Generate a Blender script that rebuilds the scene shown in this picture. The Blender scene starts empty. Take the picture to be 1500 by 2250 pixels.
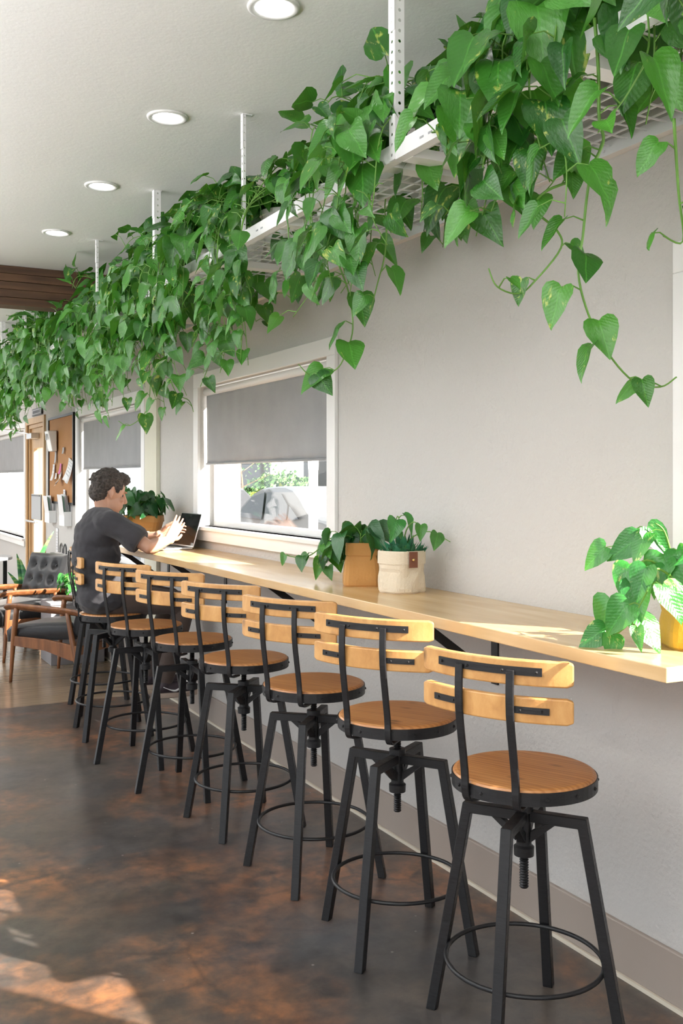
import bpy, bmesh, math, random
from mathutils import Vector, Matrix, noise, Euler

C = bpy.context.scene.collection
V = Vector
PI = math.pi
random.seed(11)

# ---------------------------------------------------------------- camera
EYE = 1.45
YAW = math.atan(1150 / 2200)
cam_d = bpy.data.cameras.new('camera')
cam = bpy.data.objects.new('camera', cam_d)
C.objects.link(cam)
cam.location = (0, 0, EYE)
cam.rotation_euler = (PI / 2, 0, -YAW)
cam_d.sensor_fit = 'HORIZONTAL'
cam_d.sensor_width = 36
cam_d.lens = 2200 / 1500 * 36
cam_d.shift_y = -70 / 1500
cam_d.clip_start = 0.05
cam_d.clip_end = 300
bpy.context.scene.camera = cam

# ---------------------------------------------------------------- world, sun, exposure
world = bpy.data.worlds.new('world')
bpy.context.scene.world = world
world.use_nodes = True
wn = world.node_tree
bg = wn.nodes['Background']
bg.inputs[0].default_value = (0.86, 0.93, 1.0, 1)
bg.inputs[1].default_value = 1.5

sun_d = bpy.data.lights.new('sun', 'SUN')
sun_d.energy = 20
sun_d.angle = math.radians(0.6)
sun_d.color = (1.0, 0.93, 0.83)
sun = bpy.data.objects.new('sun', sun_d)
C.objects.link(sun)
SUN_DIR = V((-0.62, 0.78, -0.605)).normalized()
sun.rotation_euler = SUN_DIR.to_track_quat('-Z', 'Y').to_euler()
sun.location = (8, -8, 9)

vs = bpy.context.scene.view_settings
vs.view_transform = 'Standard'
vs.look = 'None'
vs.gamma = 1
vs.use_curve_mapping = False
vs.exposure = 0.5
cy = bpy.context.scene.cycles
cy.max_bounces = 10
cy.diffuse_bounces = 7
cy.glossy_bounces = 3
cy.transmission_bounces = 4
cy.transparent_max_bounces = 12
cy.caustics_reflective = False
cy.caustics_refractive = False
cy.sample_clamp_indirect = 8

# unseen linear fill lights, added beside and behind the viewer to brighten the ceiling
FILL_LIGHTS = [(x, y, 1.78) for x in (-1.2, -2.7) for y in (-1.6, 1.9, 5.4, 8.9, 12.4)]
for i, q in enumerate(FILL_LIGHTS):
    ld = bpy.data.lights.new('fill_light', 'AREA')
    ld.shape = 'RECTANGLE'
    ld.size = 0.14
    ld.size_y = 2.6
    ld.energy = 62
    ld.color = (0.96, 0.985, 1.0)
    lo_ = bpy.data.objects.new('fill_light', ld)
    C.objects.link(lo_)
    lo_.location = (q[0], q[1], q[2] + 0.05)
    lo_.rotation_euler = (PI, 0, 0)

ST, CT = math.sin(YAW), math.cos(YAW)


def spot(px, py, d):
    """world point seen at a pixel of the photograph at depth d"""
    r = (px - 750) / 2200 * d
    return V((r * CT + d * ST, d * CT - r * ST, EYE - (py - 1055) / 2200 * d))


# ---------------------------------------------------------------- materials
def mat(name, base=(0.5, 0.5, 0.5), rough=0.5, metal=0.0, spec=0.5, emit=None, es=0.0, coat=0.0, sheen=0.0, trans=0.0):
    m = bpy.data.materials.new(name)
    m.use_nodes = True
    p = m.node_tree.nodes['Principled BSDF']
    p.inputs['Base Color'].default_value = (*base, 1)
    p.inputs['Roughness'].default_value = rough
    p.inputs['Metallic'].default_value = metal
    p.inputs['Specular IOR Level'].default_value = spec
    p.inputs['Coat Weight'].default_value = coat
    p.inputs['Sheen Weight'].default_value = sheen
    if emit:
        p.inputs['Emission Color'].default_value = (*emit, 1)
        p.inputs['Emission Strength'].default_value = es
    return m


class NT:
    def __init__(s, m):
        s.t = m.node_tree
        s.n = s.t.nodes
        s.p = s.n['Principled BSDF']

    def node(s, kind, **kw):
        n = s.n.new('ShaderNode' + kind)
        for k, v in kw.items():
            if k.startswith('_'):
                setattr(n, k[1:], v)
            else:
                n.inputs[k.replace('_', ' ')].default_value = v
        return n

    def link(s, a, b):
        s.t.links.new(a, b)

    def coords(s, scale=(1, 1, 1), rot=(0, 0, 0), kind='Object'):
        tc = s.n.new('ShaderNodeTexCoord')
        mp = s.n.new('ShaderNodeMapping')
        mp.inputs['Scale'].default_value = scale
        mp.inputs['Rotation'].default_value = rot
        s.link(tc.outputs[kind], mp.inputs[0])
        return mp.outputs[0]

    def noise(s, vec, scale, detail=4, rough=0.5, dist=0.0):
        n = s.n.new('ShaderNodeTexNoise')
        n.inputs['Scale'].default_value = scale
        n.inputs['Detail'].default_value = detail
        n.inputs['Roughness'].default_value = rough
        n.inputs['Distortion'].default_value = dist
        if vec is not None:
            s.link(vec, n.inputs['Vector'])
        return n.outputs[0]

    def ramp(s, fac, stops):
        r = s.n.new('ShaderNodeValToRGB')
        el = r.color_ramp.elements
        while len(el) < len(stops):
            el.new(0.5)
        for e, (p, c) in zip(el, stops):
            e.position = p
            e.color = (*c, 1) if len(c) == 3 else c
        s.link(fac, r.inputs[0])
        return r.outputs[0]

    def mix(s, a, b, fac, mode='MIX'):
        n = s.n.new('ShaderNodeMix')
        n.data_type = 'RGBA'
        n.blend_type = mode
        for x, i in ((fac, 0), (a, 6), (b, 7)):
            if isinstance(x, (int, float)):
                n.inputs[i].default_value = x
            elif isinstance(x, tuple):
                n.inputs[i].default_value = (*x, 1)
            else:
                s.link(x, n.inputs[i])
        return n.outputs[2]

    def math(s, op, a, b=0.0, clamp=False):
        n = s.n.new('ShaderNodeMath')
        n.operation = op
        n.use_clamp = clamp
        for x, i in ((a, 0), (b, 1)):
            if isinstance(x, (int, float)):
                n.inputs[i].default_value = x
            else:
                s.link(x, n.inputs[i])
        return n.outputs[0]

    def bump(s, h, strength=0.2, dist=0.01):
        b = s.n.new('ShaderNodeBump')
        b.inputs['Strength'].default_value = strength
        b.inputs['Distance'].default_value = dist
        s.link(h, b.inputs['Height'])
        s.link(b.outputs[0], s.p.inputs['Normal'])
        return b

    def base(s, c):
        s.link(c, s.p.inputs['Base Color'])

    def rough(s, c):
        s.link(c, s.p.inputs['Roughness'])


def m_plaster(name, col, bump=0.5, scale=70):
    m = mat(name, col, 0.75, spec=0.3)
    t = NT(m)
    v = t.coords()
    a = t.noise(v, scale, 3, 0.55)
    b = t.noise(v, scale * 0.28, 2, 0.5)
    h = t.math('ADD', a, t.math('MULTIPLY', b, 0.8))
    t.bump(h, bump, 0.006)
    big = t.noise(v, 0.9, 2)
    t.base(t.mix(col, tuple(c * 0.94 for c in col), big))
    return m


def m_wood(name, light, mid, dark, rough=0.45, stretch=(1, 9, 9), scale=3.0, knots=0.0, coat=0.0, rings=0.5):
    m = mat(name, mid, rough, coat=coat)
    t = NT(m)
    tc = t.n.new('ShaderNodeTexCoord')
    oi = t.n.new('ShaderNodeObjectInfo')
    off = t.n.new('ShaderNodeVectorMath')
    off.operation = 'ADD'
    sc = t.n.new('ShaderNodeVectorMath')
    sc.operation = 'SCALE'
    comb = t.n.new('ShaderNodeCombineXYZ')
    for i in range(3):
        t.link(oi.outputs['Random'], comb.inputs[i])
    t.link(comb.outputs[0], sc.inputs[0])
    sc.inputs['Scale'].default_value = 7.0
    t.link(tc.outputs['Object'], off.inputs[0])
    t.link(sc.outputs[0], off.inputs[1])
    mp = t.n.new('ShaderNodeMapping')
    mp.inputs['Scale'].default_value = stretch
    t.link(off.outputs[0], mp.inputs[0])
    v = mp.outputs[0]
    base = t.noise(v, scale, 5, 0.6, 0.6)
    fine = t.noise(v, scale * 7, 3, 0.6)
    w = t.n.new('ShaderNodeTexWave')
    w.inputs['Scale'].default_value = scale * 0.7
    w.inputs['Distortion'].default_value = 9
    w.inputs['Detail'].default_value = 3
    w.inputs['Detail Scale'].default_value = 0.8
    w.bands_direction = 'Y'
    t.link(v, w.inputs[0])
    f = t.math('ADD', t.math('MULTIPLY', base, 1 - rings * 0.5), t.math('MULTIPLY', w.outputs[1], rings * 0.5))
    f = t.math('ADD', t.math('MULTIPLY', f, 0.85), t.math('MULTIPLY', fine, 0.15))
    c = t.ramp(f, [(0.22, dark), (0.5, mid), (0.78, light)])
    if knots:
        kn = t.n.new('ShaderNodeTexVoronoi')
        kn.inputs['Scale'].default_value = knots
        mp2 = t.n.new('ShaderNodeMapping')
        mp2.inputs['Scale'].default_value = (1, 2.2, 1)
        t.link(off.outputs[0], mp2.inputs[0])
        t.link(mp2.outputs[0], kn.inputs[0])
        kf = t.ramp(kn.outputs['Distance'], [(0.03, (1, 1, 1)), (0.13, (0, 0, 0))])
        c = t.mix(c, tuple(x * 0.45 for x in dark), kf)
    t.base(c)
    t.bump(fine, 0.12, 0.002)
    return m


def m_metal_black():
    m = mat('black painted steel', (0.018, 0.019, 0.021), 0.38, metal=0.0, spec=0.4)
    t = NT(m)
    v = t.coords((1, 1, 6))
    a = t.noise(v, 30, 4, 0.7)
    t.base(t.ramp(a, [(0.35, (0.007, 0.007, 0.008)), (0.72, (0.017, 0.017, 0.019)), (0.82, (0.06, 0.06, 0.064))]))
    t.rough(t.ramp(a, [(0.3, (0.3, 0.3, 0.3)), (0.7, (0.5, 0.5, 0.5))]))
    t.bump(a, 0.15, 0.003)
    return m


def m_glass():
    m = mat('window glass', (1, 1, 1), 0.02)
    t = NT(m)
    n = t.n
    tr = n.new('ShaderNodeBsdfTransparent')
    gl = n.new('ShaderNodeBsdfGlossy')
    gl.inputs['Roughness'].default_value = 0.02
    fr = n.new('ShaderNodeLayerWeight')
    mx = n.new('ShaderNodeMixShader')
    t.link(t.math('ADD', t.math('MULTIPLY', t.math('POWER', fr.outputs['Facing'], 4.0), 0.5), 0.03, True), mx.inputs[0])
    t.link(tr.outputs[0], mx.inputs[1])
    t.link(gl.outputs[0], mx.inputs[2])
    t.link(mx.outputs[0], n['Material Output'].inputs[0])
    return m


def m_leaf(name, c1, c2, var, amount=0.5, rough=0.27):
    m = mat(name, c1, rough, spec=0.6, coat=0.25)
    m.node_tree.nodes['Principled BSDF'].inputs['Coat Roughness'].default_value = 0.15
    t = NT(m)
    tc = t.n.new('ShaderNodeTexCoord')
    oi = t.n.new('ShaderNodeObjectInfo')
    sep = t.n.new('ShaderNodeSeparateXYZ')
    t.link(tc.outputs['Object'], sep.inputs[0])
    ax = t.math('ABSOLUTE', sep.outputs[0])
    # veins run out from the midrib
    vein = t.math('SINE', t.math('MULTIPLY', t.math('SUBTRACT', sep.outputs[1], t.math('MULTIPLY', ax, 0.9)), 62.0))
    veinf = t.ramp(vein, [(0.93, (0, 0, 0)), (1.0, (1, 1, 1))])
    mid = t.ramp(ax, [(0.004, (1, 1, 1)), (0.022, (0, 0, 0))])
    comb = t.n.new('ShaderNodeCombineXYZ')
    t.link(t.math('MULTIPLY', oi.outputs['Random'], 37.0), comb.inputs[2])
    add = t.n.new('ShaderNodeVectorMath')
    add.operation = 'ADD'
    t.link(tc.outputs['Object'], add.inputs[0])
    t.link(comb.outputs[0], add.inputs[1])
    mp = t.n.new('ShaderNodeMapping')
    mp.inputs['Scale'].default_value = (3.2, 1.3, 1)
    mp.inputs['Rotation'].default_value = (0, 0, 0.5)
    t.link(add.outputs[0], mp.inputs[0])
    nz = t.noise(mp.outputs[0], 1.7, 5, 0.65, 0.4)
    hue = t.math('FRACT', t.math('MULTIPLY', oi.outputs['Random'], 17.31))
    col = t.mix(c1, c2, hue)
    col = t.mix(col, tuple(min(1, x * 1.5) for x in c2), t.math('MULTIPLY', mid, 0.5))
    thr = t.math('SUBTRACT', 0.75, t.math('MULTIPLY', oi.outputs['Random'], amount * 0.3))
    vf = t.math('MULTIPLY', t.math('SUBTRACT', nz, thr), 14.0, True)
    col = t.mix(col, var, t.math('MULTIPLY', vf, 0.85))
    t.base(col)
    h = t.math('ADD', t.math('MULTIPLY', vein, 0.02), t.math('MULTIPLY', nz, 0.5))
    b = t.bump(h, 0.35, 0.03)
    tl = t.n.new('ShaderNodeBsdfTranslucent')
    t.link(t.mix(col, (0.25, 0.62, 0.04), 0.35), tl.inputs[0])
    mx = t.n.new('ShaderNodeMixShader')
    mx.inputs[0].default_value = 0.22
    t.link(t.p.outputs[0], mx.inputs[1])
    t.link(tl.outputs[0], mx.inputs[2])
    t.link(mx.outputs[0], t.n['Material Output'].inputs[0])
    return m


def m_floor():
    m = mat('stained concrete', (0.1, 0.08, 0.07), 0.2, spec=0.5, coat=0.45)
    m.node_tree.nodes['Principled BSDF'].inputs['Coat Roughness'].default_value = 0.25
    m.node_tree.nodes['Principled BSDF'].inputs['Coat IOR'].default_value = 1.6
    t = NT(m)
    v = t.coords()
    warp = t.n.new('ShaderNodeTexNoise')
    warp.inputs['Scale'].default_value = 1.4
    warp.inputs['Detail'].default_value = 1.5
    t.link(v, warp.inputs['Vector'])
    vm = t.n.new('ShaderNodeVectorMath')
    vm.operation = 'MULTIPLY_ADD'
    t.link(warp.outputs['Color'], vm.inputs[0])
    vm.inputs[1].default_value = (0.3, 0.3, 0)
    t.link(v, vm.inputs[2])
    vor = t.n.new('ShaderNodeTexVoronoi')
    vor.feature = 'DISTANCE_TO_EDGE'
    vor.inputs['Scale'].default_value = 1.55
    vor.inputs['Randomness'].default_value = 0.8
    t.link(vm.outputs[0], vor.inputs[0])
    crack = t.ramp(vor.outputs[0], [(0.0, (1, 1, 1)), (0.022, (0, 0, 0))])
    near = t.ramp(vor.outputs[0], [(0.0, (1, 1, 1)), (0.28, (0, 0, 0))])
    n1 = t.noise(v, 1.1, 5, 0.6)
    n2 = t.noise(v, 3.6, 6, 0.65)
    n3 = t.noise(t.coords((1, 1, 1), (0, 0, 0.6)), 40, 4, 0.7)
    base = t.ramp(n2, [(0.25, (0.052, 0.046, 0.044)), (0.5, (0.078, 0.063, 0.052)), (0.8, (0.105, 0.082, 0.062))])
    base = t.mix(base, (0.062, 0.064, 0.070), t.ramp(n1, [(0.42, (0, 0, 0)), (0.68, (1, 1, 1))]))
    oz = t.ramp(t.noise(v, 1.5, 6, 0.62, 0.2), [(0.44, (0, 0, 0)), (0.7, (1, 1, 1))])
    of = t.math('MULTIPLY', oz, t.math('ADD', t.math('MULTIPLY', near, 1.0), 0.3), True)
    of = t.math('MULTIPLY', of, t.ramp(t.noise(v, 6.5, 7, 0.7), [(0.36, (0.1, 0.1, 0.1)), (0.58, (1, 1, 1))]))
    dk = t.ramp(t.noise(v, 2.6, 6, 0.65), [(0.35, (0.55, 0.55, 0.58)), (0.6, (1, 1, 1))])
    base = t.mix(base, dk, 1.0, 'MULTIPLY')
    c = t.mix(base, (0.31, 0.125, 0.045), of)
    c = t.mix(c, (0.03, 0.027, 0.028), t.math('MULTIPLY', crack, t.math('MULTIPLY', oz, 1.0)))
    mot = t.ramp(t.noise(v, 13, 8, 0.72, 0.3), [(0.33, (0.62, 0.62, 0.64)), (0.5, (1, 1, 1)), (0.68, (1.4, 1.32, 1.22))])
    c = t.mix(c, mot, 0.9, 'MULTIPLY')
    # the floor beyond the joint is a lighter tan
    sp = t.n.new('ShaderNodeTexVoronoi')
    sp.inputs['Scale'].default_value = 11
    t.link(v, sp.inputs[0])
    sf = t.ramp(sp.outputs['Distance'], [(0.035, (1, 1, 1)), (0.06, (0, 0, 0))])
    sf = t.math('MULTIPLY', sf, t.ramp(n1, [(0.45, (0, 0, 0)), (0.55, (0.7, 0.7, 0.7))]))
    c = t.mix(c, (0.3, 0.28, 0.26), sf)
    c = t.mix(c, t.mix(c, (0.5, 0.5, 0.5), 0.5, 'OVERLAY'), t.math('MULTIPLY', n3, 0.5))
    t.base(c)
    t.rough(t.ramp(n2, [(0.3, (0.33, 0.33, 0.33)), (0.7, (0.45, 0.45, 0.45))]))
    t.bump(n3, 0.03, 0.004)
    return m


def m_fabric(name, col, rough=0.9, scale=400, bump=0.25, fold=0.0):
    m = mat(name, col, rough, spec=0.2, sheen=0.15)
    t = NT(m)
    v = t.coords()
    a = t.noise(v, scale, 2)
    b = t.noise(v, 6, 3)
    t.base(t.mix(tuple(c * 0.85 for c in col), tuple(min(1, c * 1.12) for c in col), b))
    h = t.math('ADD', t.math('MULTIPLY', a, 0.3), t.math('MULTIPLY', b, fold))
    t.bump(h, bump, 0.01)
    return m


M = {}
M['wall'] = m_plaster('wall plaster', (0.575, 0.563, 0.545))
M['ceiling'] = m_plaster('ceiling plaster', (0.88, 0.88, 0.87), 0.15, 60)
M['trim'] = mat('white trim paint', (0.80, 0.80, 0.80), 0.4)
M['base'] = mat('taupe baseboard paint', (0.37, 0.315, 0.275), 0.45)
M['caulk'] = mat('cream caulk', (0.66, 0.60, 0.50), 0.6)
M['floor'] = m_floor()
M['tan floor'] = m_wood('tan sealed floor', (0.33, 0.24, 0.16), (0.25, 0.18, 0.12), (0.16, 0.12, 0.085), 0.22, (0.5, 5, 5), 1.6)
M['beam'] = m_wood('dark beam wood', (0.17, 0.085, 0.042), (0.095, 0.045, 0.022), (0.035, 0.017, 0.01), 0.6, (0.6, 7, 7), 2.5)
M['counter'] = m_wood('maple counter', (0.74, 0.53, 0.29), (0.64, 0.43, 0.21), (0.53, 0.33, 0.145), 0.24, (9, 0.7, 9), 1.5, rings=0.35, coat=0.1)
M['seat'] = m_wood('amber fir seat', (0.60, 0.30, 0.115), (0.47, 0.205, 0.068), (0.28, 0.10, 0.03), 0.36, (0.9, 10, 1), 2.6, knots=4.2, coat=0.1)
M['slat'] = m_wood('honey pine slat', (0.72, 0.42, 0.16), (0.6, 0.31, 0.10), (0.44, 0.2, 0.055), 0.4, (10, 0.9, 5), 2.2, knots=5.5, coat=0.1, rings=0.3)
M['black'] = m_metal_black()
M['screw'] = mat('dark screw steel', (0.02, 0.02, 0.022), 0.35, metal=0.5)
M['rivet'] = mat('worn rivet steel', (0.12, 0.12, 0.125), 0.35, metal=0.8)
M['white metal'] = mat('white powder coat', (0.84, 0.84, 0.86), 0.35)
M['pot white'] = mat('white pot plastic', (0.82, 0.83, 0.84), 0.35)
M['soil'] = mat('potting soil', (0.03, 0.02, 0.013), 0.95)
M['leaf'] = m_leaf('pothos leaf', (0.012, 0.095, 0.013), (0.075, 0.29, 0.035), (0.50, 0.58, 0.12), 0.62)
M['leaf bright'] = m_leaf('pale pothos leaf', (0.022, 0.19, 0.035), (0.06, 0.30, 0.05), (0.6, 0.68, 0.25), 0.7)
M['leaf dark'] = m_leaf('dark plant leaf', (0.008, 0.065, 0.018), (0.022, 0.135, 0.03), (0.35, 0.5, 0.1), 0.3, 0.28)
M['leaf teal'] = m_leaf('teal succulent leaf', (0.018, 0.15, 0.08), (0.035, 0.22, 0.12), (0.2, 0.42, 0.25), 0.3, 0.5)
M['stem'] = mat('green stem', (0.13, 0.30, 0.045), 0.45)
M['stem brown'] = mat('brown stem', (0.16, 0.09, 0.03), 0.5)
M['yellow leaf'] = mat('yellow dying leaf', (0.7, 0.5, 0.03), 0.5)
M['glass'] = m_glass()
M['lamp'] = mat('lamp lens', (1, 1, 1), 0.4, emit=(1, 0.97, 0.97), es=9)
M['shade'] = m_fabric('grey shade fabric', (0.325, 0.335, 0.35), 0.8, 300, 0.35, 1.6)
M['kraft'] = m_fabric('tan kraft paper', (0.52, 0.265, 0.085), 0.65, 120, 0.3, 1.2)
M['mustard'] = m_fabric('mustard kraft paper', (0.60, 0.36, 0.035), 0.6, 120, 0.3, 0.8)
M['canvas'] = m_fabric('cream canvas', (0.72, 0.63, 0.49), 0.9, 300, 0.6, 2.0)
M['leather tag'] = mat('brown leather', (0.17, 0.06, 0.03), 0.55)
M['brass'] = mat('brass stud', (0.8, 0.6, 0.25), 0.3, metal=1.0)
M['silver'] = mat('brushed aluminium', (0.62, 0.63, 0.65), 0.3, metal=0.9)
M['screen'] = mat('laptop screen', (0.02, 0.02, 0.025), 0.08)
M['keys'] = mat('laptop keys', (0.02, 0.02, 0.02), 0.5)
M['skin'] = mat('skin', (0.48, 0.275, 0.195), 0.5)
M['skin'].node_tree.nodes['Principled BSDF'].inputs['Subsurface Weight'].default_value = 0.08
M['shirt'] = m_fabric('charcoal cotton', (0.045, 0.044, 0.05), 0.95, 350, 0.4, 2.5)
M['pants'] = m_fabric('grey brown cotton', (0.10, 0.075, 0.066), 0.95, 300, 0.4, 2.5)
M['walnut'] = m_wood('walnut frame', (0.28, 0.115, 0.042), (0.19, 0.07, 0.024), (0.09, 0.03, 0.01), 0.35, (9, 9, 1), 2.5, coat=0.15)
M['black leather'] = m_fabric('black leather', (0.022, 0.022, 0.024), 0.32, 90, 0.25, 0.6)
M['cork'] = m_plaster('cork', (0.44, 0.22, 0.09), 0.4, 180)
M['door wood'] = m_wood('pale door wood', (0.62, 0.42, 0.24), (0.55, 0.36, 0.19), (0.45, 0.28, 0.14), 0.5, (6, 6, 0.6), 2.0, rings=0.3)
M['paper'] = mat('white paper', (0.78, 0.78, 0.8), 0.7)
M['concrete'] = m_plaster('grey concrete box', (0.24, 0.23, 0.24), 0.1, 50)
M['grey metal'] = mat('grey enamel', (0.36, 0.37, 0.39), 0.45)


# ---------------------------------------------------------------- helpers
def obj(name, bm, m, parent=None, smooth=False, bevel=0.0, seg=2, mods=None):
    me = bpy.data.meshes.new(name)
    bm.to_mesh(me)
    bm.free()
    me.materials.append(m)
    if smooth:
        for p in me.polygons:
            p.use_smooth = True
    o = bpy.data.objects.new(name, me)
    C.objects.link(o)
    if parent is not None:
        o.parent = parent
    if bevel:
        b = o.modifiers.new('bevel', 'BEVEL')
        b.width = bevel
        b.segments = seg
        b.limit_method = 'ANGLE'
        b.harden_normals = False
    return o


def empty(name, loc=(0, 0, 0), rz=0.0):
    o = bpy.data.objects.new(name, None)
    o.empty_display_size = 0.1
    C.objects.link(o)
    o.location = loc
    o.rotation_euler = (0, 0, rz)
    return o


def tag(o, label=None, cat=None, group=None, kind=None):
    if label:
        o['label'] = label
    if cat:
        o['category'] = cat
    if group:
        o['group'] = group
    if kind:
        o['kind'] = kind
    return o


def copy_tree(o, parent=None):
    c = o.copy()
    C.objects.link(c)
    c.parent = parent
    for ch in list(o.children):
        copy_tree(ch, c)
    return c


def box(bm, lo, hi, mtx=None):
    r = bmesh.ops.create_cube(bm, size=1)
    vs_ = r['verts']
    lo, hi = V(lo), V(hi)
    for v in vs_:
        v.co = V((lo.x + (v.co.x + .5) * (hi.x - lo.x), lo.y + (v.co.y + .5) * (hi.y - lo.y), lo.z + (v.co.z + .5) * (hi.z - lo.z)))
        if mtx is not None:
            v.co = mtx @ v.co
    return vs_


def bx(lo, hi, mtx=None):
    bm = bmesh.new()
    box(bm, lo, hi, mtx)
    return bm


def bar(bm, p0, p1, w, h, w1=None, h1=None, up=V((0, 0, 1))):
    """square bar from p0 to p1, w across, h along 'up'"""
    p0, p1 = V(p0), V(p1)
    z = (p1 - p0).normalized()
    x = z.cross(up)
    if x.length < 1e-4:
        x = V((1, 0, 0))
    x.normalize()
    y = x.cross(z).normalized()
    w1 = w if w1 is None else w1
    h1 = h if h1 is None else h1
    a = [bm.verts.new(p0 + x * sx * w / 2 + y * sy * h / 2) for sx, sy in ((-1, -1), (1, -1), (1, 1), (-1, 1))]
    b = [bm.verts.new(p1 + x * sx * w1 / 2 + y * sy * h1 / 2) for sx, sy in ((-1, -1), (1, -1), (1, 1), (-1, 1))]
    bm.faces.new(a[::-1])
    bm.faces.new(b)
    for i in range(4):
        j = (i + 1) % 4
        bm.faces.new((a[i], a[j], b[j], b[i]))


def tube(bm, pts, rad, seg=8, closed=False, cap=True, flat=1.0):
    """round tube through pts; rad is a number or a list"""
    n = len(pts)
    pts = [V(p) for p in pts]
    if not isinstance(rad, (list, tuple)):
        rad = [rad] * n
    rings = []
    ref = None
    for i in range(n):
        if closed:
            t = pts[(i + 1) % n] - pts[i - 1]
        else:
            t = pts[min(i + 1, n - 1)] - pts[max(i - 1, 0)]
        if t.length < 1e-9:
            t = V((0, 0, 1))
        t.normalize()
        if ref is None:
            ref = t.orthogonal().normalized()
        ref = ref - t * ref.dot(t)
        if ref.length < 1e-5:
            ref = t.orthogonal()
        ref.normalize()
        bi = t.cross(ref)
        rings.append([bm.verts.new(pts[i] + (ref * math.cos(a) + bi * math.sin(a) * flat) * rad[i]) for a in (2 * PI * k / seg for k in range(seg))])
    m = n if closed else n - 1
    for i in range(m):
        A, B = rings[i], rings[(i + 1) % n]
        for k in range(seg):
            k2 = (k + 1) % seg
            bm.faces.new((A[k], A[k2], B[k2], B[k]))
    if cap and not closed:
        bm.faces.new(rings[0][::-1])
        bm.faces.new(rings[-1])
    return rings


def lathe(bm, prof, seg=32, c=(0, 0, 0), close=False):
    """prof: list of (r, z); r == 0 closes the end"""
    c = V(c)
    rings = []
    for r, z in prof:
        if r < 1e-6:
            rings.append([bm.verts.new(c + V((0, 0, z)))])
        else:
            rings.append([bm.verts.new(c + V((r * math.cos(2 * PI * k / seg), r * math.sin(2 * PI * k / seg), z))) for k in range(seg)])
    for A, B in zip(rings, rings[1:]):
        for k in range(seg):
            k2 = (k + 1) % seg
            if len(A) == 1 and len(B) == 1:
                continue
            if len(A) == 1:
                bm.faces.new((A[0], B[k2], B[k]))
            elif len(B) == 1:
                bm.faces.new((A[k], A[k2], B[0]))
            else:
                bm.faces.new((A[k], A[k2], B[k2], B[k]))


def ball(bm, c, r, sub=2, sc=(1, 1, 1), mtx=None):
    g = bmesh.ops.create_icosphere(bm, subdivisions=sub, radius=r)
    for v in g['verts']:
        v.co = V((v.co.x * sc[0], v.co.y * sc[1], v.co.z * sc[2]))
        if mtx is not None:
            v.co = mtx @ v.co
        v.co += V(c)


def smooth_path(pts, sub=4):
    pts = [V(p) for p in pts]
    out = []
    n = len(pts)
    for i in range(n - 1):
        p0, p1, p2, p3 = pts[max(i - 1, 0)], pts[i], pts[i + 1], pts[min(i + 2, n - 1)]
        for k in range(sub):
            t = k / sub
            out.append(0.5 * ((2 * p1) + (p2 - p0) * t + (2 * p0 - 5 * p1 + 4 * p2 - p3) * t * t + (3 * p1 - p0 - 3 * p2 + p3) * t ** 3))
    out.append(pts[-1])
    return out


def struct(name, bm, m, parent=None, **kw):
    o = obj(name, bm, m, parent, **kw)
    if parent is None:
        o['kind'] = 'structure'
    return o


# ---------------------------------------------------------------- room shell
WX = 2.09            # inner face of the window wall
WT = 0.15
Y0, Y1 = -4.0, 16.0
LX = -3.9
CZ = 2.94
SEAM = 6.63

struct('floor', bx((LX, Y0, -0.06), (WX + WT, SEAM, 0)), M['floor'])
struct('floor_far', bx((LX, SEAM, -0.06), (WX + WT, Y1, 0)), M['tan floor'])
struct('ceiling', bx((LX - WT, Y0 - WT, CZ), (WX + WT, Y1 + WT, CZ + 0.12)), M['ceiling'])


def wall_x(name, x0, x1, ya, yb, holes, m):
    """wall in the YZ plane between ya and yb with rectangular holes (y0,y1,z0,z1)"""
    bm = bmesh.new()
    y = ya
    for (h0, h1, z0, z1) in sorted(holes):
        box(bm, (x0, y, 0), (x1, h0, CZ))
        if z0 > 0:
            box(bm, (x0, h0, 0), (x1, h1, z0))
        box(bm, (x0, h0, z1), (x1, h1, CZ))
        y = h1
    box(bm, (x0, y, 0), (x1, yb, CZ))
    bmesh.ops.remove_doubles(bm, verts=bm.verts, dist=1e-5)
    return struct(name, bm, m)


CW = 0.085   # casing width
# outer casing rectangles of the four windows in the right-hand wall, then an unseen one added for light (y0,y1,z0,z1,shade)
WIN = [(0.66, 2.01, 1.14, 2.10, False), (4.03, 5.96, 1.085, 2.105, True), (7.02, 9.19, 0.70, 2.105, True), (11.68, 14.2, 0.70, 2.105, True), (-1.7, -0.1, 1.14, 2.10, False)]
DOOR = (10.66, 11.58, 0.0, 2.06)
holes = [(a + CW, b - CW, c + CW, d - CW) for a, b, c, d, s in WIN] + [DOOR]
wall_x('wall_right', WX, WX + WT, Y0, Y1, holes, M['wall'])

# the other three walls, storefront windows in them (behind and beside the camera)
lholes = [(-3.6 + i * 2.45, -3.6 + i * 2.45 + 2.2, 0.12, 2.78) for i in range(8)]
wall_x('wall_left', LX - WT, LX, Y0, Y1, lholes, M['wall'])


def wall_y(name, y0, y1, holes):
    bm = bmesh.new()
    x = LX - WT
    for (h0, h1, z0, z1) in holes:
        box(bm, (x, y0, 0), (h0, y1, CZ))
        box(bm, (h0, y0, 0), (h1, y1, z0))
        box(bm, (h0, y0, z1), (h1, y1, CZ))
        x = h1
    box(bm, (x, y0, 0), (WX + WT, y1, CZ))
    bmesh.ops.remove_doubles(bm, verts=bm.verts, dist=1e-5)
    return struct(name, bm, M['wall'])


fh = [(-3.5, -1.4, 0.12, 2.7), (-1.2, 1.0, 0.12, 2.7)]
wall_y('wall_far', Y1, Y1 + WT, fh)
wall_y('wall_near', Y0 - WT, Y0, fh)


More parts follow.
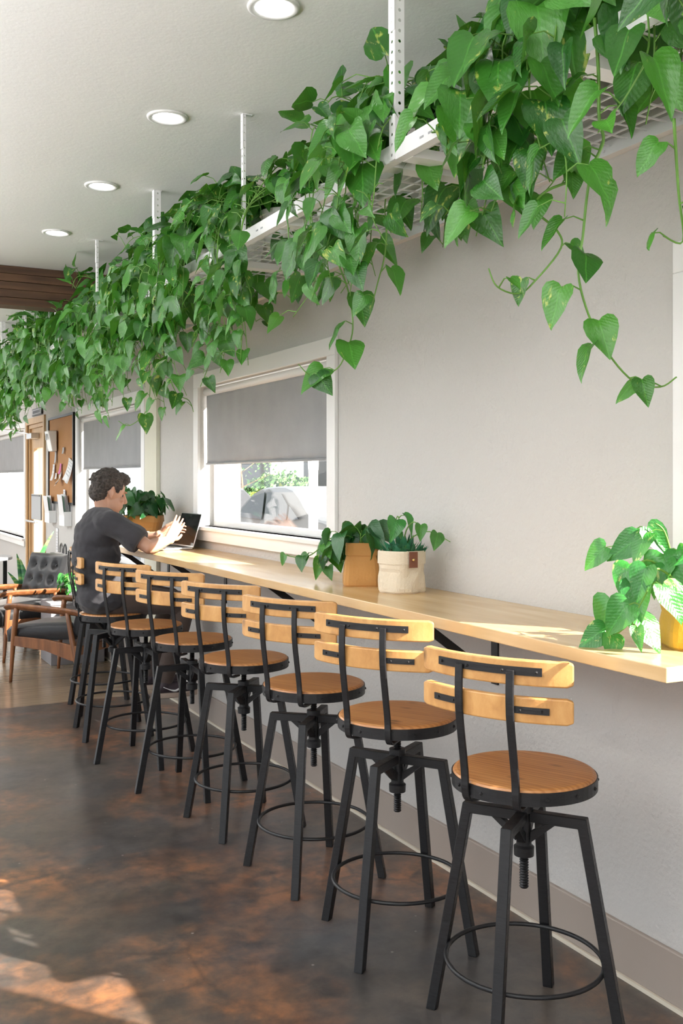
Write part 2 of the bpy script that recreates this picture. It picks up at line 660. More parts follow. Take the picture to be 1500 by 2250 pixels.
def plain_window(name, axis, c, a, b, z0, z1):
    f = bmesh.new()
    t = 0.05

    def bb(lo, hi):
        if axis == 'x':
            box(f, (c - .03, lo[0], lo[1]), (c + .03, hi[0], hi[1]))
        else:
            box(f, (lo[0], c - .03, lo[1]), (hi[0], c + .03, hi[1]))
    bb((a, z0), (b, z0 + t)); bb((a, z1 - t), (b, z1)); bb((a, z0 + t), (a + t, z1 - t)); bb((b - t, z0 + t), (b, z1 - t))
    mid = (a + b) / 2
    bb((mid - t / 2, z0 + t), (mid + t / 2, z1 - t))
    w = struct(name, f, M['trim'])
    if axis == 'x':
        g = bx((c - .003, a + t, z0 + t), (c + .003, b - t, z1 - t))
    else:
        g = bx((a + t, c - .003, z0 + t), (b - t, c + .003, z1 - t))
    obj('window_glass', g, M['glass'], w)
    return w


k = 6
for (a, b, z0, z1) in lholes:
    plain_window('window_%d' % k, 'x', LX - WT / 2, a, b, z0, z1); k += 1
for (a, b, z0, z1) in fh:
    plain_window('window_%d' % k, 'y', Y1 + WT / 2, a, b, z0, z1); k += 1
    plain_window('window_%d' % k, 'y', Y0 - WT / 2, a, b, z0, z1); k += 1


def shade_bm(x, ya, yb, z0, z1):
    """roller shade cloth with a few soft vertical folds"""
    bm = bmesh.new()
    ny, nz = 60, 16
    g = []
    for j in range(nz + 1):
        row = []
        for i in range(ny + 1):
            y = ya + (yb - ya) * i / ny
            z = z1 + (z0 - z1) * j / nz
            s = j / nz
            dx = 0.006 * s * noise.noise(V((y * 5.5, z * 1.1, x + ya))) + 0.004 * noise.noise(V((y * 13, z * 2 + 5, ya)))
            row.append(bm.verts.new((x + dx, y, z)))
        g.append(row)
    for j in range(nz):
        for i in range(ny):
            bm.faces.new((g[j][i], g[j][i + 1], g[j + 1][i + 1], g[j + 1][i]))
    return bm


for k, (a, b, c, d, shaded) in enumerate(WIN):
    # casing boards, proud of the wall
    f = bmesh.new()
    p = 0.018
    box(f, (WX - p, a, d - CW), (WX, b, d))
    box(f, (WX - p, a, c + CW * 0.2), (WX, a + CW, d - CW))
    box(f, (WX - p, b - CW, c + CW * 0.2), (WX, b, d - CW))
    w = struct('window_%d' % (k + 1), f, M['trim'], bevel=0.003)
    s = bmesh.new()
    box(s, (WX - 0.03, a, c), (WX + 0.0, b, c + CW * 0.75))
    box(s, (WX - 0.05, a + 0.01, c + CW * 0.75), (WX + 0.06, b - 0.01, c + CW))
    obj('window_sill', s, M['trim'], w, bevel=0.003)
    ia, ib, ic, id_ = a + CW, b - CW, c + CW, d - CW
    j = bmesh.new()
    t = 0.032
    xs = WX + 0.085
    box(j, (xs, ia, ic), (xs + .05, ib, ic + t))
    box(j, (xs, ia, id_ - t), (xs + .05, ib, id_))
    box(j, (xs, ia, ic + t), (xs + .05, ia + t, id_ - t))
    box(j, (xs, ib - t, ic + t), (xs + .05, ib, id_ - t))
    if k in (2, 3):
        ym = ia + (ib - ia) * 0.72
        box(j, (xs + .005, ym, ic + t), (xs + .045, ym + t, id_ - t))
    obj('window_sash', j, M['trim'], w, bevel=0.003)
    obj('window_glass', bx((xs + .022, ia + t, ic + t), (xs + .028, ib - t, id_ - t)), M['glass'], w)
    if shaded:
        names = {1: 'grey roller shade half lowered in the window above the wooden counter',
                 2: 'grey roller shade half lowered in the window behind the seated person',
                 3: 'grey roller shade half lowered in the far left window beside the door'}
        r = empty('roller_shade', (WX + 0.035, (ia + ib) / 2, 1.55))
        tag(r, names[k], 'window shade', 'grey roller shades')
        iv = r.matrix_world
        oy = (ia + ib) / 2
        sh = shade_bm(0, ia + 0.018 - oy, ib - 0.018 - oy, 0.005, id_ - 0.04 - 1.55)
        so = obj('shade_cloth', sh, M['shade'], r, smooth=True)
        sm = so.modifiers.new('thick', 'SOLIDIFY'); sm.thickness = 0.0015
        cb = bmesh.new()
        tube(cb, [(0, ia + .012 - oy, id_ - 0.03 - 1.55), (0, ib - .012 - oy, id_ - 0.03 - 1.55)], 0.022, 14)
        obj('roller_tube', cb, M['trim'], r, smooth=True)
        hb = bmesh.new()
        tube(hb, [(0, ia + .018 - oy, 0), (0, ib - .018 - oy, 0)], 0.007, 8)
        obj('hem_bar', hb, M['shade'], r, smooth=True)

# shallow pilaster where the far part of the wall starts
struct('trim_1', bx((WX - 0.03, 6.69, 0.155), (WX, 6.97, CZ)), m_plaster('cream pilaster paint', (0.72, 0.71, 0.60), 0.2), bevel=0.004)
# baseboard with a cream caulk line
bb = struct('baseboard_right', bx((WX - 0.016, Y0, 0.012), (WX, 10.58, 0.158)), M['base'], bevel=0.004)
obj('caulk_line', bx((WX - 0.022, Y0, 0.0), (WX, 10.58, 0.012)), M['caulk'], bb)
struct('baseboard_left', bx((LX, Y0, 0.0), (LX + 0.016, Y1, 0.15)), M['base'])
# dark wooden beam across the ceiling, made of laminated boards
bm_ = struct('trim_2', bx((LX, 7.24, 2.67), (WX, 7.38, CZ)), M['beam'])
for i in range(5):
    z = 2.665 + i * 0.055
    obj('plank', bx((LX, 7.225 - (i % 2) * 0.004, z + 0.0015), (WX, 7.395, z + 0.0535)), M['beam'], bm_, bevel=0.0015)

# door in the far part of the wall
dr = struct('door_1', bx((WX + 0.03, DOOR[0] + .05, 0.01), (WX + 0.075, DOOR[0] + .17, DOOR[3] - .04)), M['door wood'])
x0_, x1_ = WX + .03, WX + .075
b = bmesh.new()
box(b, (x0_, DOOR[1] - .17, 0.01), (x1_, DOOR[1] - .05, DOOR[3] - .04))
box(b, (x0_, DOOR[0] + .17, DOOR[3] - .26), (x1_, DOOR[1] - .17, DOOR[3] - .04))
box(b, (x0_, DOOR[0] + .17, 0.01), (x1_, DOOR[1] - .17, 0.26))
obj('door_rail', b, M['door wood'], dr)
obj('door_glass', bx((x0_ + .02, DOOR[0] + .17, .26), (x0_ + .026, DOOR[1] - .17, DOOR[3] - .26)), M['glass'], dr)
b = bmesh.new()
box(b, (WX - 0.02, DOOR[0] - .06, 0), (WX + .02, DOOR[0], DOOR[3] + .07))
box(b, (WX - 0.02, DOOR[1], 0), (WX + .02, DOOR[1] + .06, DOOR[3] + .07))
box(b, (WX - 0.02, DOOR[0], DOOR[3]), (WX + .02, DOOR[1], DOOR[3] + .07))
obj('door_frame', b, M['door wood'], dr, bevel=.003)
b = bmesh.new()
box(b, (WX + 0.005, DOOR[0], 0), (WX + WT, DOOR[0] + .05, DOOR[3]))
box(b, (WX + 0.005, DOOR[1] - .05, 0), (WX + WT, DOOR[1], DOOR[3]))
box(b, (WX + 0.005, DOOR[0] + .05, DOOR[3] - .04), (WX + WT, DOOR[1] - .05, DOOR[3]))
obj('door_jamb', b, M['door wood'], dr)
b = bmesh.new()
tube(b, [(WX - 0.035, 11.0, 1.0), (WX - 0.035, 11.5, 1.0)], 0.012, 10)
for y in (11.02, 11.48):
    tube(b, [(WX - .035, y, 1.0), (WX + .03, y, 1.0)], .008, 8)
obj('door_handle', b, M['silver'], dr, smooth=True)

# ---------------------------------------------------------------- person
def capsule(bm, p0, r0, p1, r1, n=8, flat=None, seg=14):
    p0, p1 = V(p0), V(p1)
    pts, rad = [], []
    d = (p1 - p0)
    t = d.normalized()
    for k in range(5):
        a = PI / 2 * (1 - k / 5)
        pts.append(p0 - t * r0 * math.sin(a)); rad.append(max(1e-4, r0 * math.cos(a)))
    for k in range(n + 1):
        s = k / n
        pts.append(p0 + d * s); rad.append(r0 + (r1 - r0) * s)
    for k in range(1, 6):
        a = PI / 2 * k / 5
        pts.append(p1 + t * r1 * math.sin(a)); rad.append(max(1e-4, r1 * math.cos(a)))
    tube(bm, pts, rad, seg)


def chain(bm, items, seg=14):
    for (p0, r0), (p1, r1) in zip(items, items[1:]):
        capsule(bm, p0, r0, p1, r1, seg=seg)


def remeshed(name, bm, m, parent, voxel=.006, smooth=4, dispf=None):
    o = obj(name, bm, m, parent)
    md = o.modifiers.new('r', 'REMESH')
    md.mode = 'VOXEL'
    md.voxel_size = voxel
    if smooth:
        s = o.modifiers.new('s', 'SMOOTH')
        s.iterations = smooth
        s.factor = .5
    dg = bpy.context.evaluated_depsgraph_get()
    me = bpy.data.meshes.new_from_object(o.evaluated_get(dg))
    if dispf:
        nrm_ = [v.normal.copy() for v in me.vertices]
        for v, q in zip(me.vertices, nrm_):
            v.co += q * dispf(v.co)
    o.modifiers.clear()
    o.data = me
    for p in me.polygons:
        p.use_smooth = True
    me.materials.clear()
    me.materials.append(m)
    return o


PX, PY = 1.455, 5.72
per = empty('person', (PX, PY, 0))
tag(per, 'person in a charcoal t-shirt seated at the counter, facing a laptop', 'person')


def w(x, y, z):
    return V((x - PX, y - PY, z))


# head frame: face direction
HC = w(1.475, 5.70, 1.378)
FA = math.radians(6)
hf = Matrix.Translation(HC) @ Matrix.Rotation(FA, 4, 'Z') @ Matrix.Rotation(math.radians(20), 4, 'Y')


def H(x, y, z):
    return hf @ V((x, y, z))


body = bmesh.new()
ball(body, (0, 0, 0), 1, 3, (.094, .073, .098), hf @ Matrix.Translation((-.008, 0, .028)))
ball(body, (0, 0, 0), 1, 3, (.068, .056, .070), hf @ Matrix.Translation((.036, 0, -.045)))
ball(body, (0, 0, 0), 1, 3, (.027, .026, .022), hf @ Matrix.Translation((.073, 0, -.097)))          # chin
capsule(body, H(.088, 0, .02), .010, H(.114, 0, -.018), .0125)                  # nose
ball(body, (0, 0, 0), 1, 2, (.012, .016, .009), hf @ Matrix.Translation((.108, 0, -.024)))
for s in (-1, 1):
    ball(body, (0, 0, 0), 1, 2, (.012, .022, .0065), hf @ Matrix.Translation((.084, s * .028, .030)))   # brow
    ball(body, (0, 0, 0), 1, 2, (.018, .019, .017), hf @ Matrix.Translation((.070, s * .042, -.018)))   # cheek
    # ear: rim and lobe
    capsule(body, H(-.004, s * .074, .020), .007, H(-.014, s * .086, .028), .007)
    capsule(body, H(-.014, s * .086, .028), .007, H(-.020, s * .087, .0), .007)
    capsule(body, H(-.020, s * .087, .0), .007, H(-.006, s * .077, -.028), .008)
    ball(body, (0, 0, 0), 1, 2, (.014, .006, .024), hf @ Matrix.Translation((-.008, s * .077, -.002)))
ball(body, (0, 0, 0), 1, 2, (.012, .026, .0065), hf @ Matrix.Translation((.096, 0, -.052)))             # lips
ball(body, (0, 0, 0), 1, 2, (.012, .022, .0065), hf @ Matrix.Translation((.093, 0, -.064)))
chain(body, [(H(-.025, 0, -.03), .056), (w(1.455, 5.705, 1.285), .055), (w(1.435, 5.71, 1.21), .062)])
chain(body, [(w(1.435, 5.71, 1.22), .08), (w(1.43, 5.715, 1.05), .10), (w(1.44, 5.72, .82), .11)])


def hand(bm, wr, tipdir, palmn, thumbside, L=.185, curl=(.25, .3, .3, .35), spread=.1):
    """wr wrist, tipdir along the fingers, palmn out of the palm; thumb leaves the side"""
    t = V(tipdir).normalized()
    n = (V(palmn) - t * V(palmn).dot(t)).normalized()
    s = t.cross(n).normalized() * thumbside     # towards the thumb
    wr = V(wr)
    pl = L * .48
    for q in (-.028, -.010, .010, .027):
        capsule(bm, wr + s * q * .75, .0135, wr + t * pl + s * q, .0115)
    lens = (.36, .42, .45, .40)                   # little .. index
    for i, q in enumerate((-.030, -.0105, .0105, .030)):
        p = wr + t * pl + s * q
        d = (t + s * (i - 1.5) * spread).normalized()
        ang = 0
        r0 = .0088
        for k, f in enumerate((.46, .3, .24)):
            ang += curl[i]
            dd = (d * math.cos(ang) + n * math.sin(ang)).normalized()
            e = p + dd * L * lens[i] * f * 1.12
            capsule(bm, p, r0, e, r0 - .0009, 4)
            p = e
            r0 -= .0009
    p = wr + t * L * .12 + s * .022
    for k, (l_, ang) in enumerate(((.30, .75), (.19, .45), (.15, .3))):
        dd = (t * math.cos(ang) + s * math.sin(ang) + n * .35).normalized()
        e = p + dd * L * l_
        capsule(bm, p, .0125 - k * .0015, e, .011 - k * .0015, 4)
        p = e


# right arm (towards the viewer)
RS, RE, RW = w(1.45, 5.535, 1.215), w(1.625, 5.415, 1.078), w(1.785, 5.565, 1.105)
chain(body, [(RS, .052), (RS.lerp(RE, .5), .046), (RE, .037)])
chain(body, [(RE, .038), (RE.lerp(RW, .3), .041), (RE.lerp(RW, .7), .031), (RW, .025)])
hand(body, RW + V((.008, .004, .004)), V((.6, .42, .72)), V((-.35, .9, -.1)), -1, .18, (.06, .05, .05, .08), .06)
LS, LE, LW = w(1.45, 5.895, 1.215), w(1.66, 5.99, 1.085), w(1.80, 5.80, 1.12)
chain(body, [(LS, .052), (LS.lerp(LE, .5), .046), (LE, .037)])
chain(body, [(LE, .038), (LE.lerp(LW, .3), .041), (LE.lerp(LW, .7), .031), (LW, .025)])
hand(body, LW, V((.8, -.05, .35)), V((.1, -.8, -.5)), -1, .18, (.25, .3, .3, .35), .08)
bd = remeshed('body', body, M['skin'], per, .0045, 3)
bd['label'] = 'head, neck, forearms and hands'

# eyes (mostly hidden on this side)
for s in (-1, 1):
    b = bmesh.new()
    ball(b, H(.069, s * .027, .008), .0112, 2)
    obj('eye', b, M['keys'], per, smooth=True)

# shirt
sh = bmesh.new()
ball(sh, w(1.41, 5.715, 1.13), 1, 3, (.125, .18, .14))
ball(sh, w(1.405, 5.715, 1.03), 1, 3, (.132, .175, .16))
ball(sh, w(1.44, 5.72, .86), 1, 3, (.135, .185, .16))
ball(sh, w(1.455, 5.72, .782), 1, 3, (.165, .205, .098))
chain(sh, [(w(1.43, 5.56, 1.205), .072), (w(1.432, 5.71, 1.23), .078), (w(1.43, 5.87, 1.205), .072)])
for S_, E_ in ((RS, RE), (LS, LE)):
    chain(sh, [(S_ + V((-.01, 0, -.004)), .066), (S_.lerp(E_, .35), .071), (S_.lerp(E_, .68), .076)])
ball(sh, w(1.45, 5.71, 1.262), 1, 3, (.066, .072, .028))


def folds(co):
    q = V((co.x * 8 + co.z * 9, co.y * 6, co.z * 15 - co.x * 7))
    return .011 * noise.noise(q) + .008 * (1 - abs(noise.noise(q * 1.3 + V((3, 1, 2)))) * 2.2) * max(0, min(1, (1.12 - co.z) * 4)) * .6 + .003 * noise.noise(co * 30)


st = remeshed('shirt', sh, M['shirt'], per, .007, 5, folds)
# sleeve and hem cut: flatten the sleeve mouth by moving vertices past the cuff plane back to it
for S_, E_ in ((RS, RE), (LS, LE)):
    d = (E_ - S_).normalized()
    lim = (E_ - S_).length * .80
    for v in st.data.vertices:
        q = v.co - S_
        h_ = q.dot(d)
        if h_ > lim and (q - d * h_).length < .1 and h_ < lim + .12:
            v.co -= d * (h_ - lim)

# trousers
tr = bmesh.new()
ball(tr, w(1.475, 5.72, .765), 1, 3, (.135, .175, .075))
KN = {-1: w(1.90, 5.60, .735), 1: w(1.90, 5.88, .735)}
AN = {-1: w(1.775, 5.60, .30), 1: w(1.775, 5.87, .30)}
for s in (-1, 1):
    hip = w(1.50, 5.72 + s * .095, .775)
    chain(tr, [(hip, .088), (hip.lerp(KN[s], .5), .08), (KN[s], .064)])
    chain(tr, [(KN[s], .064), (KN[s].lerp(AN[s], .35), .062), (AN[s], .05)])
remeshed('trousers', tr, M['pants'], per, .008, 4, lambda co: .005 * noise.noise(co * 14))

M['shoe'] = mat('dark mauve shoe', (0.055, 0.04, 0.05), 0.6)
M['sole'] = mat('pale rubber sole', (0.42, 0.33, 0.27), 0.7)
for s in (-1, 1):
    A = AN[s]
    b = bmesh.new()
    chain(b, [(A + V((0, 0, -.0)), .042), (A + V((-.012, 0, -.035)), .043)])
    chain(b, [(A + V((-.03, 0, -.045)), .036), (A + V((.07, 0, -.052)), .038), (A + V((.16, 0, -.062)), .03)])
    so = remeshed('shoe', b, M['shoe'], per, .006, 4)
    b = bmesh.new()
    n = 28
    ring0, ring1 = [], []
    for k in range(n):
        a = 2 * PI * k / n
        x_ = .062 + .135 * math.cos(a)
        y_ = (.042 + .006 * math.cos(a)) * math.sin(a)
        ring0.append(b.verts.new(A + V((x_, y_, -.106))))
        ring1.append(b.verts.new(A + V((x_, y_, -.076))))
    b.faces.new(ring0[::-1]); b.faces.new(ring1)
    for k in range(n):
        b.faces.new((ring0[k], ring0[(k + 1) % n], ring1[(k + 1) % n], ring1[k]))
    obj('sole', b, M['sole'], so, bevel=.005)
    # curved pale stripe on the side
    b = bmesh.new()
    pp = smooth_path([A + V((.10, s * .038, -.035)), A + V((.06, s * .041, -.062)), A + V((.03, s * .042, -.06)), A + V((-.02, s * .040, -.038))], 5)
    tube(b, pp, [.002 + .005 * math.sin(PI * min(1, i / (len(pp) - 1) * 1.2)) for i in range(len(pp))], 6)
    if s == -1:
        obj('side_stripe', b, M['paper'], so, smooth=True)
    else:
        b.free()

# hair: short tousled curls
hb = bmesh.new()
ball(hb, (0, 0, 0), 1, 3, (.098, .082, .088), hf @ Matrix.Translation((-.020, 0, .048)))
ball(hb, (0, 0, 0), 1, 3, (.062, .070, .068), hf @ Matrix.Translation((-.052, 0, -.008)))
ball(hb, (0, 0, 0), 1, 3, (.050, .064, .04), hf @ Matrix.Translation((.046, 0, .098)))
rnd = random.Random(5)
for k in range(150):
    th = rnd.uniform(0, 2 * PI)
    ph = rnd.uniform(-.25, 1.5)
    x_, y_, z_ = math.cos(th) * math.cos(ph), math.sin(th) * math.cos(ph), math.sin(ph)
    if x_ > .55 and z_ < .55:
        continue
    if x_ > .1 and z_ < .05:
        continue
    c_ = V((-.020 + x_ * .098, y_ * .082, .042 + z_ * .09))
    if c_.z < -.02:
        c_.x = min(c_.x, -.03)
    ball(hb, H(*c_), rnd.uniform(.009, .017), 1, (1.3, 1, .8))
for s in (-1, 1):
    chain(hb, [(H(.03, s * .072, .045), .010), (H(.022, s * .075, .01), .007)])
M['hair'] = mat('dark brown hair', (0.035, 0.026, 0.022), 0.55)
t = NT(M['hair'])
nz = t.noise(t.coords((1, 1, 1)), 90, 4, .7)
t.base(t.ramp(nz, [(.35, (.02, .015, .013)), (.65, (.11, .09, .08))]))
t.bump(nz, .9, .02)
remeshed('hair', hb, M['hair'], per, .0045, 1, lambda co: .005 * noise.noise(co * 75))


# recessed ceiling lights
lights = [(2.89, 'recessed ceiling light at the top edge, nearest the white hanging post'),
          (3.97, 'second recessed ceiling light from the near end of the row'),
          (5.05, 'third recessed ceiling light from the near end of the row'),
          (6.13, 'recessed ceiling light closest to the dark wooden beam')]
for y, lab in lights:
    r = empty('ceiling_light', (1.27, y, CZ))
    tag(r, lab, 'light', 'recessed ceiling lights')
    b = bmesh.new()
    lathe(b, [(.058, .004), (.06, -.006), (.075, -.009), (.083, -.006), (.084, 0), (.06, .004)], 40)
    obj('trim_ring', b, M['trim'], r, smooth=True)
    b = bmesh.new()
    lathe(b, [(0, -.004), (.058, -.004), (.059, .004)], 32)
    obj('lens', b, M['lamp'], r, smooth=True)

for i, (x, y, z) in enumerate(FILL_LIGHTS):  # housings and cables of the added fill lights, out of view
    r = empty('linear_fill_light', (x, y, z))
    tag(r, 'unseen added linear fill light, %s of the row %s the viewer' % (('first', 'second', 'third', 'fourth', 'fifth')[i % 5], 'nearest' if i < 5 else 'farthest to the left of'), 'light', 'added linear fill lights')
    b = bmesh.new()
    box(b, (-.08, -1.32, 0), (.08, 1.32, .03)); box(b, (-.08, -1.32, .03), (-.074, 1.32, .06)); box(b, (.074, -1.32, .03), (.08, 1.32, .06))
    obj('fill_body', b, M['trim'], r)
    b = bmesh.new()
    for q in (-1.2, 1.2):
        tube(b, [(0, q, .03), (0, q, CZ - z)], .003, 6)
    obj('fill_cable', b, M['black'], r)

# ---------------------------------------------------------------- counter with steel brackets
CX, CT_, CB = 1.662, 1.035, 1.0
ct = obj('wooden_counter', bx((CX, 1.63, CB), (WX - 0.001, 6.66, CT_)), M['counter'], bevel=0.0025)
tag(ct, 'long pale maple wall counter running under the window', 'counter')
for y, lab in ((2.84, 'steel bracket under the counter behind the two nearest stools'),
               (4.06, 'steel bracket under the counter below the near end of the window'),
               (5.44, 'steel bracket under the counter near the laptop'),
               (6.5, 'steel bracket at the far end of the counter below the plant pot')):
    r = empty('counter_bracket', (WX, y, CB))
    tag(r, lab, 'bracket', 'steel counter brackets')
    obj('bracket_arm', bx((-0.36, -.019, -.006), (0, .019, 0)), M['black'], r)
    obj('bracket_plate', bx((-0.006, -.019, -.26), (0, .019, -.006)), M['black'], r)
    b = bmesh.new()
    bar(b, (-0.33, 0, -.01), (-0.012, 0, -.24), .006, .03)
    obj('bracket_brace', b, M['black'], r)


# ---------------------------------------------------------------- bar stools
def make_stool():
    root = empty('bar_stool')
    R_ = 0.19
    # --- the part that turns, seat top at z = 0 (moved up for each stool), back along -Y
    b = bmesh.new()
    lathe(b, [(0, -.03), (R_ - .004, -.03), (R_ - .003, -.008), (R_ - .006, -.003), (R_ - .014, 0.0), (R_ - .04, .0008), (0, .0008)], 56)
    obj('seat', b, M['seat'], root, smooth=False)
    b = bmesh.new()
    lathe(b, [(R_ - .006, -.041), (R_, -.041), (R_, -.008), (R_ - .0035, -.008), (R_ - .0035, -.038), (R_ - .006, -.041)], 56)
    for i in range(14):
        a = 2 * PI * i / 14 + .1
        ball(b, (R_ * math.cos(a), R_ * math.sin(a), -.024), .0055, 1, (1, 1, 1))
    obj('seat_band', b, M['black'], root, smooth=False)
    # boards of the back
    half, sag = .212, .052
    rad = (half * half + sag * sag) / (2 * sag)
    cyc = -.212 + rad   # the arc's centre is in front of the board
    span = math.asin(half / rad)

    def arc_slab(bm, z0, z1, ri, ro, a0, a1, n, taper=0.0):
        ring = []
        for i in range(n + 1):
            s = i / n
            a = a0 + (a1 - a0) * s
            e = abs(2 * s - 1)
            e = taper * max(0, e - .93) / .07
            row = []
            for (rr, z) in ((ri, z0 + e), (ro, z0 + e), (ro, z1 - e), (ri, z1 - e)):
                row.append(bm.verts.new((rr * math.sin(a), cyc - rr * math.cos(a), z)))
            ring.append(row)
        for A, B in zip(ring, ring[1:]):
            for k in range(4):
                bm.faces.new((A[k], B[k], B[(k + 1) % 4], A[(k + 1) % 4]))
        bm.faces.new(ring[0][::-1])
        bm.faces.new(ring[-1])
        bmesh.ops.recalc_face_normals(bm, faces=bm.faces)
    for z0 in (.262, .172):
        b = bmesh.new()
        arc_slab(b, z0, z0 + .063, rad - .02, rad, -span, span, 28, .006)
        obj('back_slat', b, M['slat'], root, bevel=.004, seg=2)
    b = bmesh.new()
    arc_slab(b, .288, .308, rad, rad + .0045, -span * .66, span * .66, 18)
    for a in (-.6, -.22, .22, .6):
        aa = a * span
        ball(b, ((rad + .005) * math.sin(aa), cyc - (rad + .005) * math.cos(aa), .298), .0045, 1)
    obj('back_strap', b, M['black'], root)
    for s in (-1, 1):
        b = bmesh.new()
        a0, a1 = (.31 * span, .74 * span)
        arc_slab(b, .196, .212, rad, rad + .004, s * a0, s * a1, 8)
        for a in (.42, .66):
            aa = s * a * span
            ball(b, ((rad + .004) * math.sin(aa), cyc - (rad + .004) * math.cos(aa), .204), .004, 1)
        obj('slat_tab', b, M['black'], root)
    # uprights: flat bars bent in under the seat
    for s in (-1, 1):
        b = bmesh.new()
        x = s * .071
        yb = -math.sqrt(R_ ** 2 - x * x)
        yt = cyc - math.sqrt((rad + .009) ** 2 - x * x)
        path = smooth_path([(x, yt, .30), (x, yt, .19), (x, yb - .012, .03), (x * 1.0, yb - .009, -.02), (x * .99, yb - .001, -.046), (x * .95, yb + .02, -.055), (x * .8, yb + .07, -.056)], 4)
        hw = .0105
        prev = None
        n = len(path)
        for i, p in enumerate(path):
            t = (path[min(i + 1, n - 1)] - path[max(i - 1, 0)]).normalized()
            nx = V((1, 0, 0))
            nn = t.cross(nx).normalized()
            th = .0035
            row = [b.verts.new(p + nx * sx * hw + nn * sy * th) for sx, sy in ((-1, -1), (1, -1), (1, 1), (-1, 1))]
            if prev:
                for k in range(4):
                    b.faces.new((prev[k], row[k], row[(k + 1) % 4], prev[(k + 1) % 4]))
            else:
                b.faces.new(row[::-1])
            prev = row
        b.faces.new(prev)
        bmesh.ops.recalc_face_normals(b, faces=b.faces)
        obj('upright', b, M['black'], root, bevel=.0015, seg=1)
    # threaded screw under the seat
    b = bmesh.new()
    prof = [(0, -.315)]
    z = -.31
    prof.append((.010, -.314))
    while z < -.06:
        prof += [(.0125, z), (.0095, z + .0035)]
        z += .007
    prof += [(.03, -.056), (.03, -.05), (0, -.05)]
    lathe(b, prof, 18)
    obj('seat_screw', b, M['screw'], root, smooth=False)
    n_up = len(root.children)
    # --- base
    b = bmesh.new()
    lathe(b, [(.0135, .462), (.026, .462), (.027, .485), (.020, .49), (.020, .575), (.026, .578), (.026, .598), (.0135, .598)], 28)
    obj('hub', b, M['black'], root, smooth=False)
    ra, rf, za = .152, .258, .568
    for i in range(4):
        a = i * PI / 2
        ca, sa = math.cos(a), math.sin(a)
        b = bmesh.new()
        w = .0275

        def P(r, z):
            return V((r * ca, r * sa, z))
        side = V((-sa, ca, 0)) * w / 2
        # one bent square tube: outline in the radial plane, mitred corner
        k_ = (rf - ra) / (za)           # lean of the leg
        out = [(.018, za + w / 2), (ra + w * .5, za + w / 2), (rf + w * .5, 0.0), (rf - w * .5, 0.0), (ra - w * .28, za - w / 2), (.018, za - w / 2)]
        A = [b.verts.new(P(r, z) - side) for r, z in out]
        B = [b.verts.new(P(r, z) + side) for r, z in out]
        for q in (A, B[::-1]):
            b.faces.new((q[0], q[1], q[4], q[5]))
            b.faces.new((q[1], q[2], q[3], q[4]))
        for q in range(6):
            b.faces.new((A[q], B[q], B[(q + 1) % 6], A[(q + 1) % 6]))
        bmesh.ops.recalc_face_normals(b, faces=b.faces)
        leg = obj('leg', b, M['black'], root, bevel=.0015, seg=1)
        b = bmesh.new()
        s2 = V((-sa, ca, 0)) * .011
        pts = [P(.02, .5), P(.085, za - w / 2), P(.062, za - w / 2), P(.02, .528)]
        A = [b.verts.new(p - s2) for p in pts]
        B = [b.verts.new(p + s2) for p in pts]
        b.faces.new(A); b.faces.new(B[::-1])
        for q in range(4):
            b.faces.new((A[q], B[q], B[(q + 1) % 4], A[(q + 1) % 4]))
        bmesh.ops.recalc_face_normals(b, faces=b.faces)
        obj('gusset', b, M['black'], leg)
        b = bmesh.new()
        bar(b, P(rf - .001, 0.0), P(rf - .003, .006), w * 1.05, w * 1.05)
    zr = .19
    b = bmesh.new()
    rr = ra + (rf - ra) * (1 - zr / za) - .018
    tube(b, [(rr * math.cos(t), rr * math.sin(t), zr) for t in (2 * PI * i / 64 for i in range(64))], .0062, 8, closed=True)
    obj('foot_ring', b, M['black'], root, smooth=True)
    return root


def pose_stool(r, x, y, z, back, base):
    """back: world angle towards which the back stands; base: angle of one leg"""
    r.location = (x, y, 0)
    for ch in r.children:
        nm = ch.name.split('.')[0]
        if nm in ('leg', 'hub', 'foot_ring'):
            ch.rotation_euler.z = math.radians(base)
        else:
            ch.rotation_euler.z = math.radians(back + 90)
            ch.location.z = z


STOOLS = [(1.65, 2.118, .690, -154.6, 36.5, 'adjustable bar stool with screw base, nearest to the viewer'),
          (1.631, 2.737, .712, -150, 33.8, 'second bar stool from the viewer, in front of the potted bags'),
          (1.630, 3.340, .704, -151.6, 49.7, 'third bar stool from the viewer, steel frame and round wood seat'),
          (1.603, 3.961, .702, -151, 49, 'fourth bar stool from the viewer, steel frame and round wood seat'),
          (1.570, 4.530, .706, -150.6, -4, 'fifth bar stool from the viewer, steel frame and round wood seat'),
          (1.520, 5.115, .702, -155, 0, 'sixth bar stool, the one just this side of the seated person'),
          (1.507, 5.727, .695, 162, 40, 'bar stool the person in the grey shirt is sitting on'),
          (1.615, 6.350, .700, 172, 41, 'farthest bar stool, mostly hidden behind the seated person')]
proto = make_stool()
for i, (x, y, z, back, base, lab) in enumerate(STOOLS):
    s = proto if i == 0 else copy_tree(proto)
    pose_stool(s, x, y, z, back, base)
    tag(s, lab, 'stool', 'bar stools along the counter')

# ---------------------------------------------------------------- hanging racks
RZ = 2.412          # underside of the deck rails
FX, BX = 1.535, WX


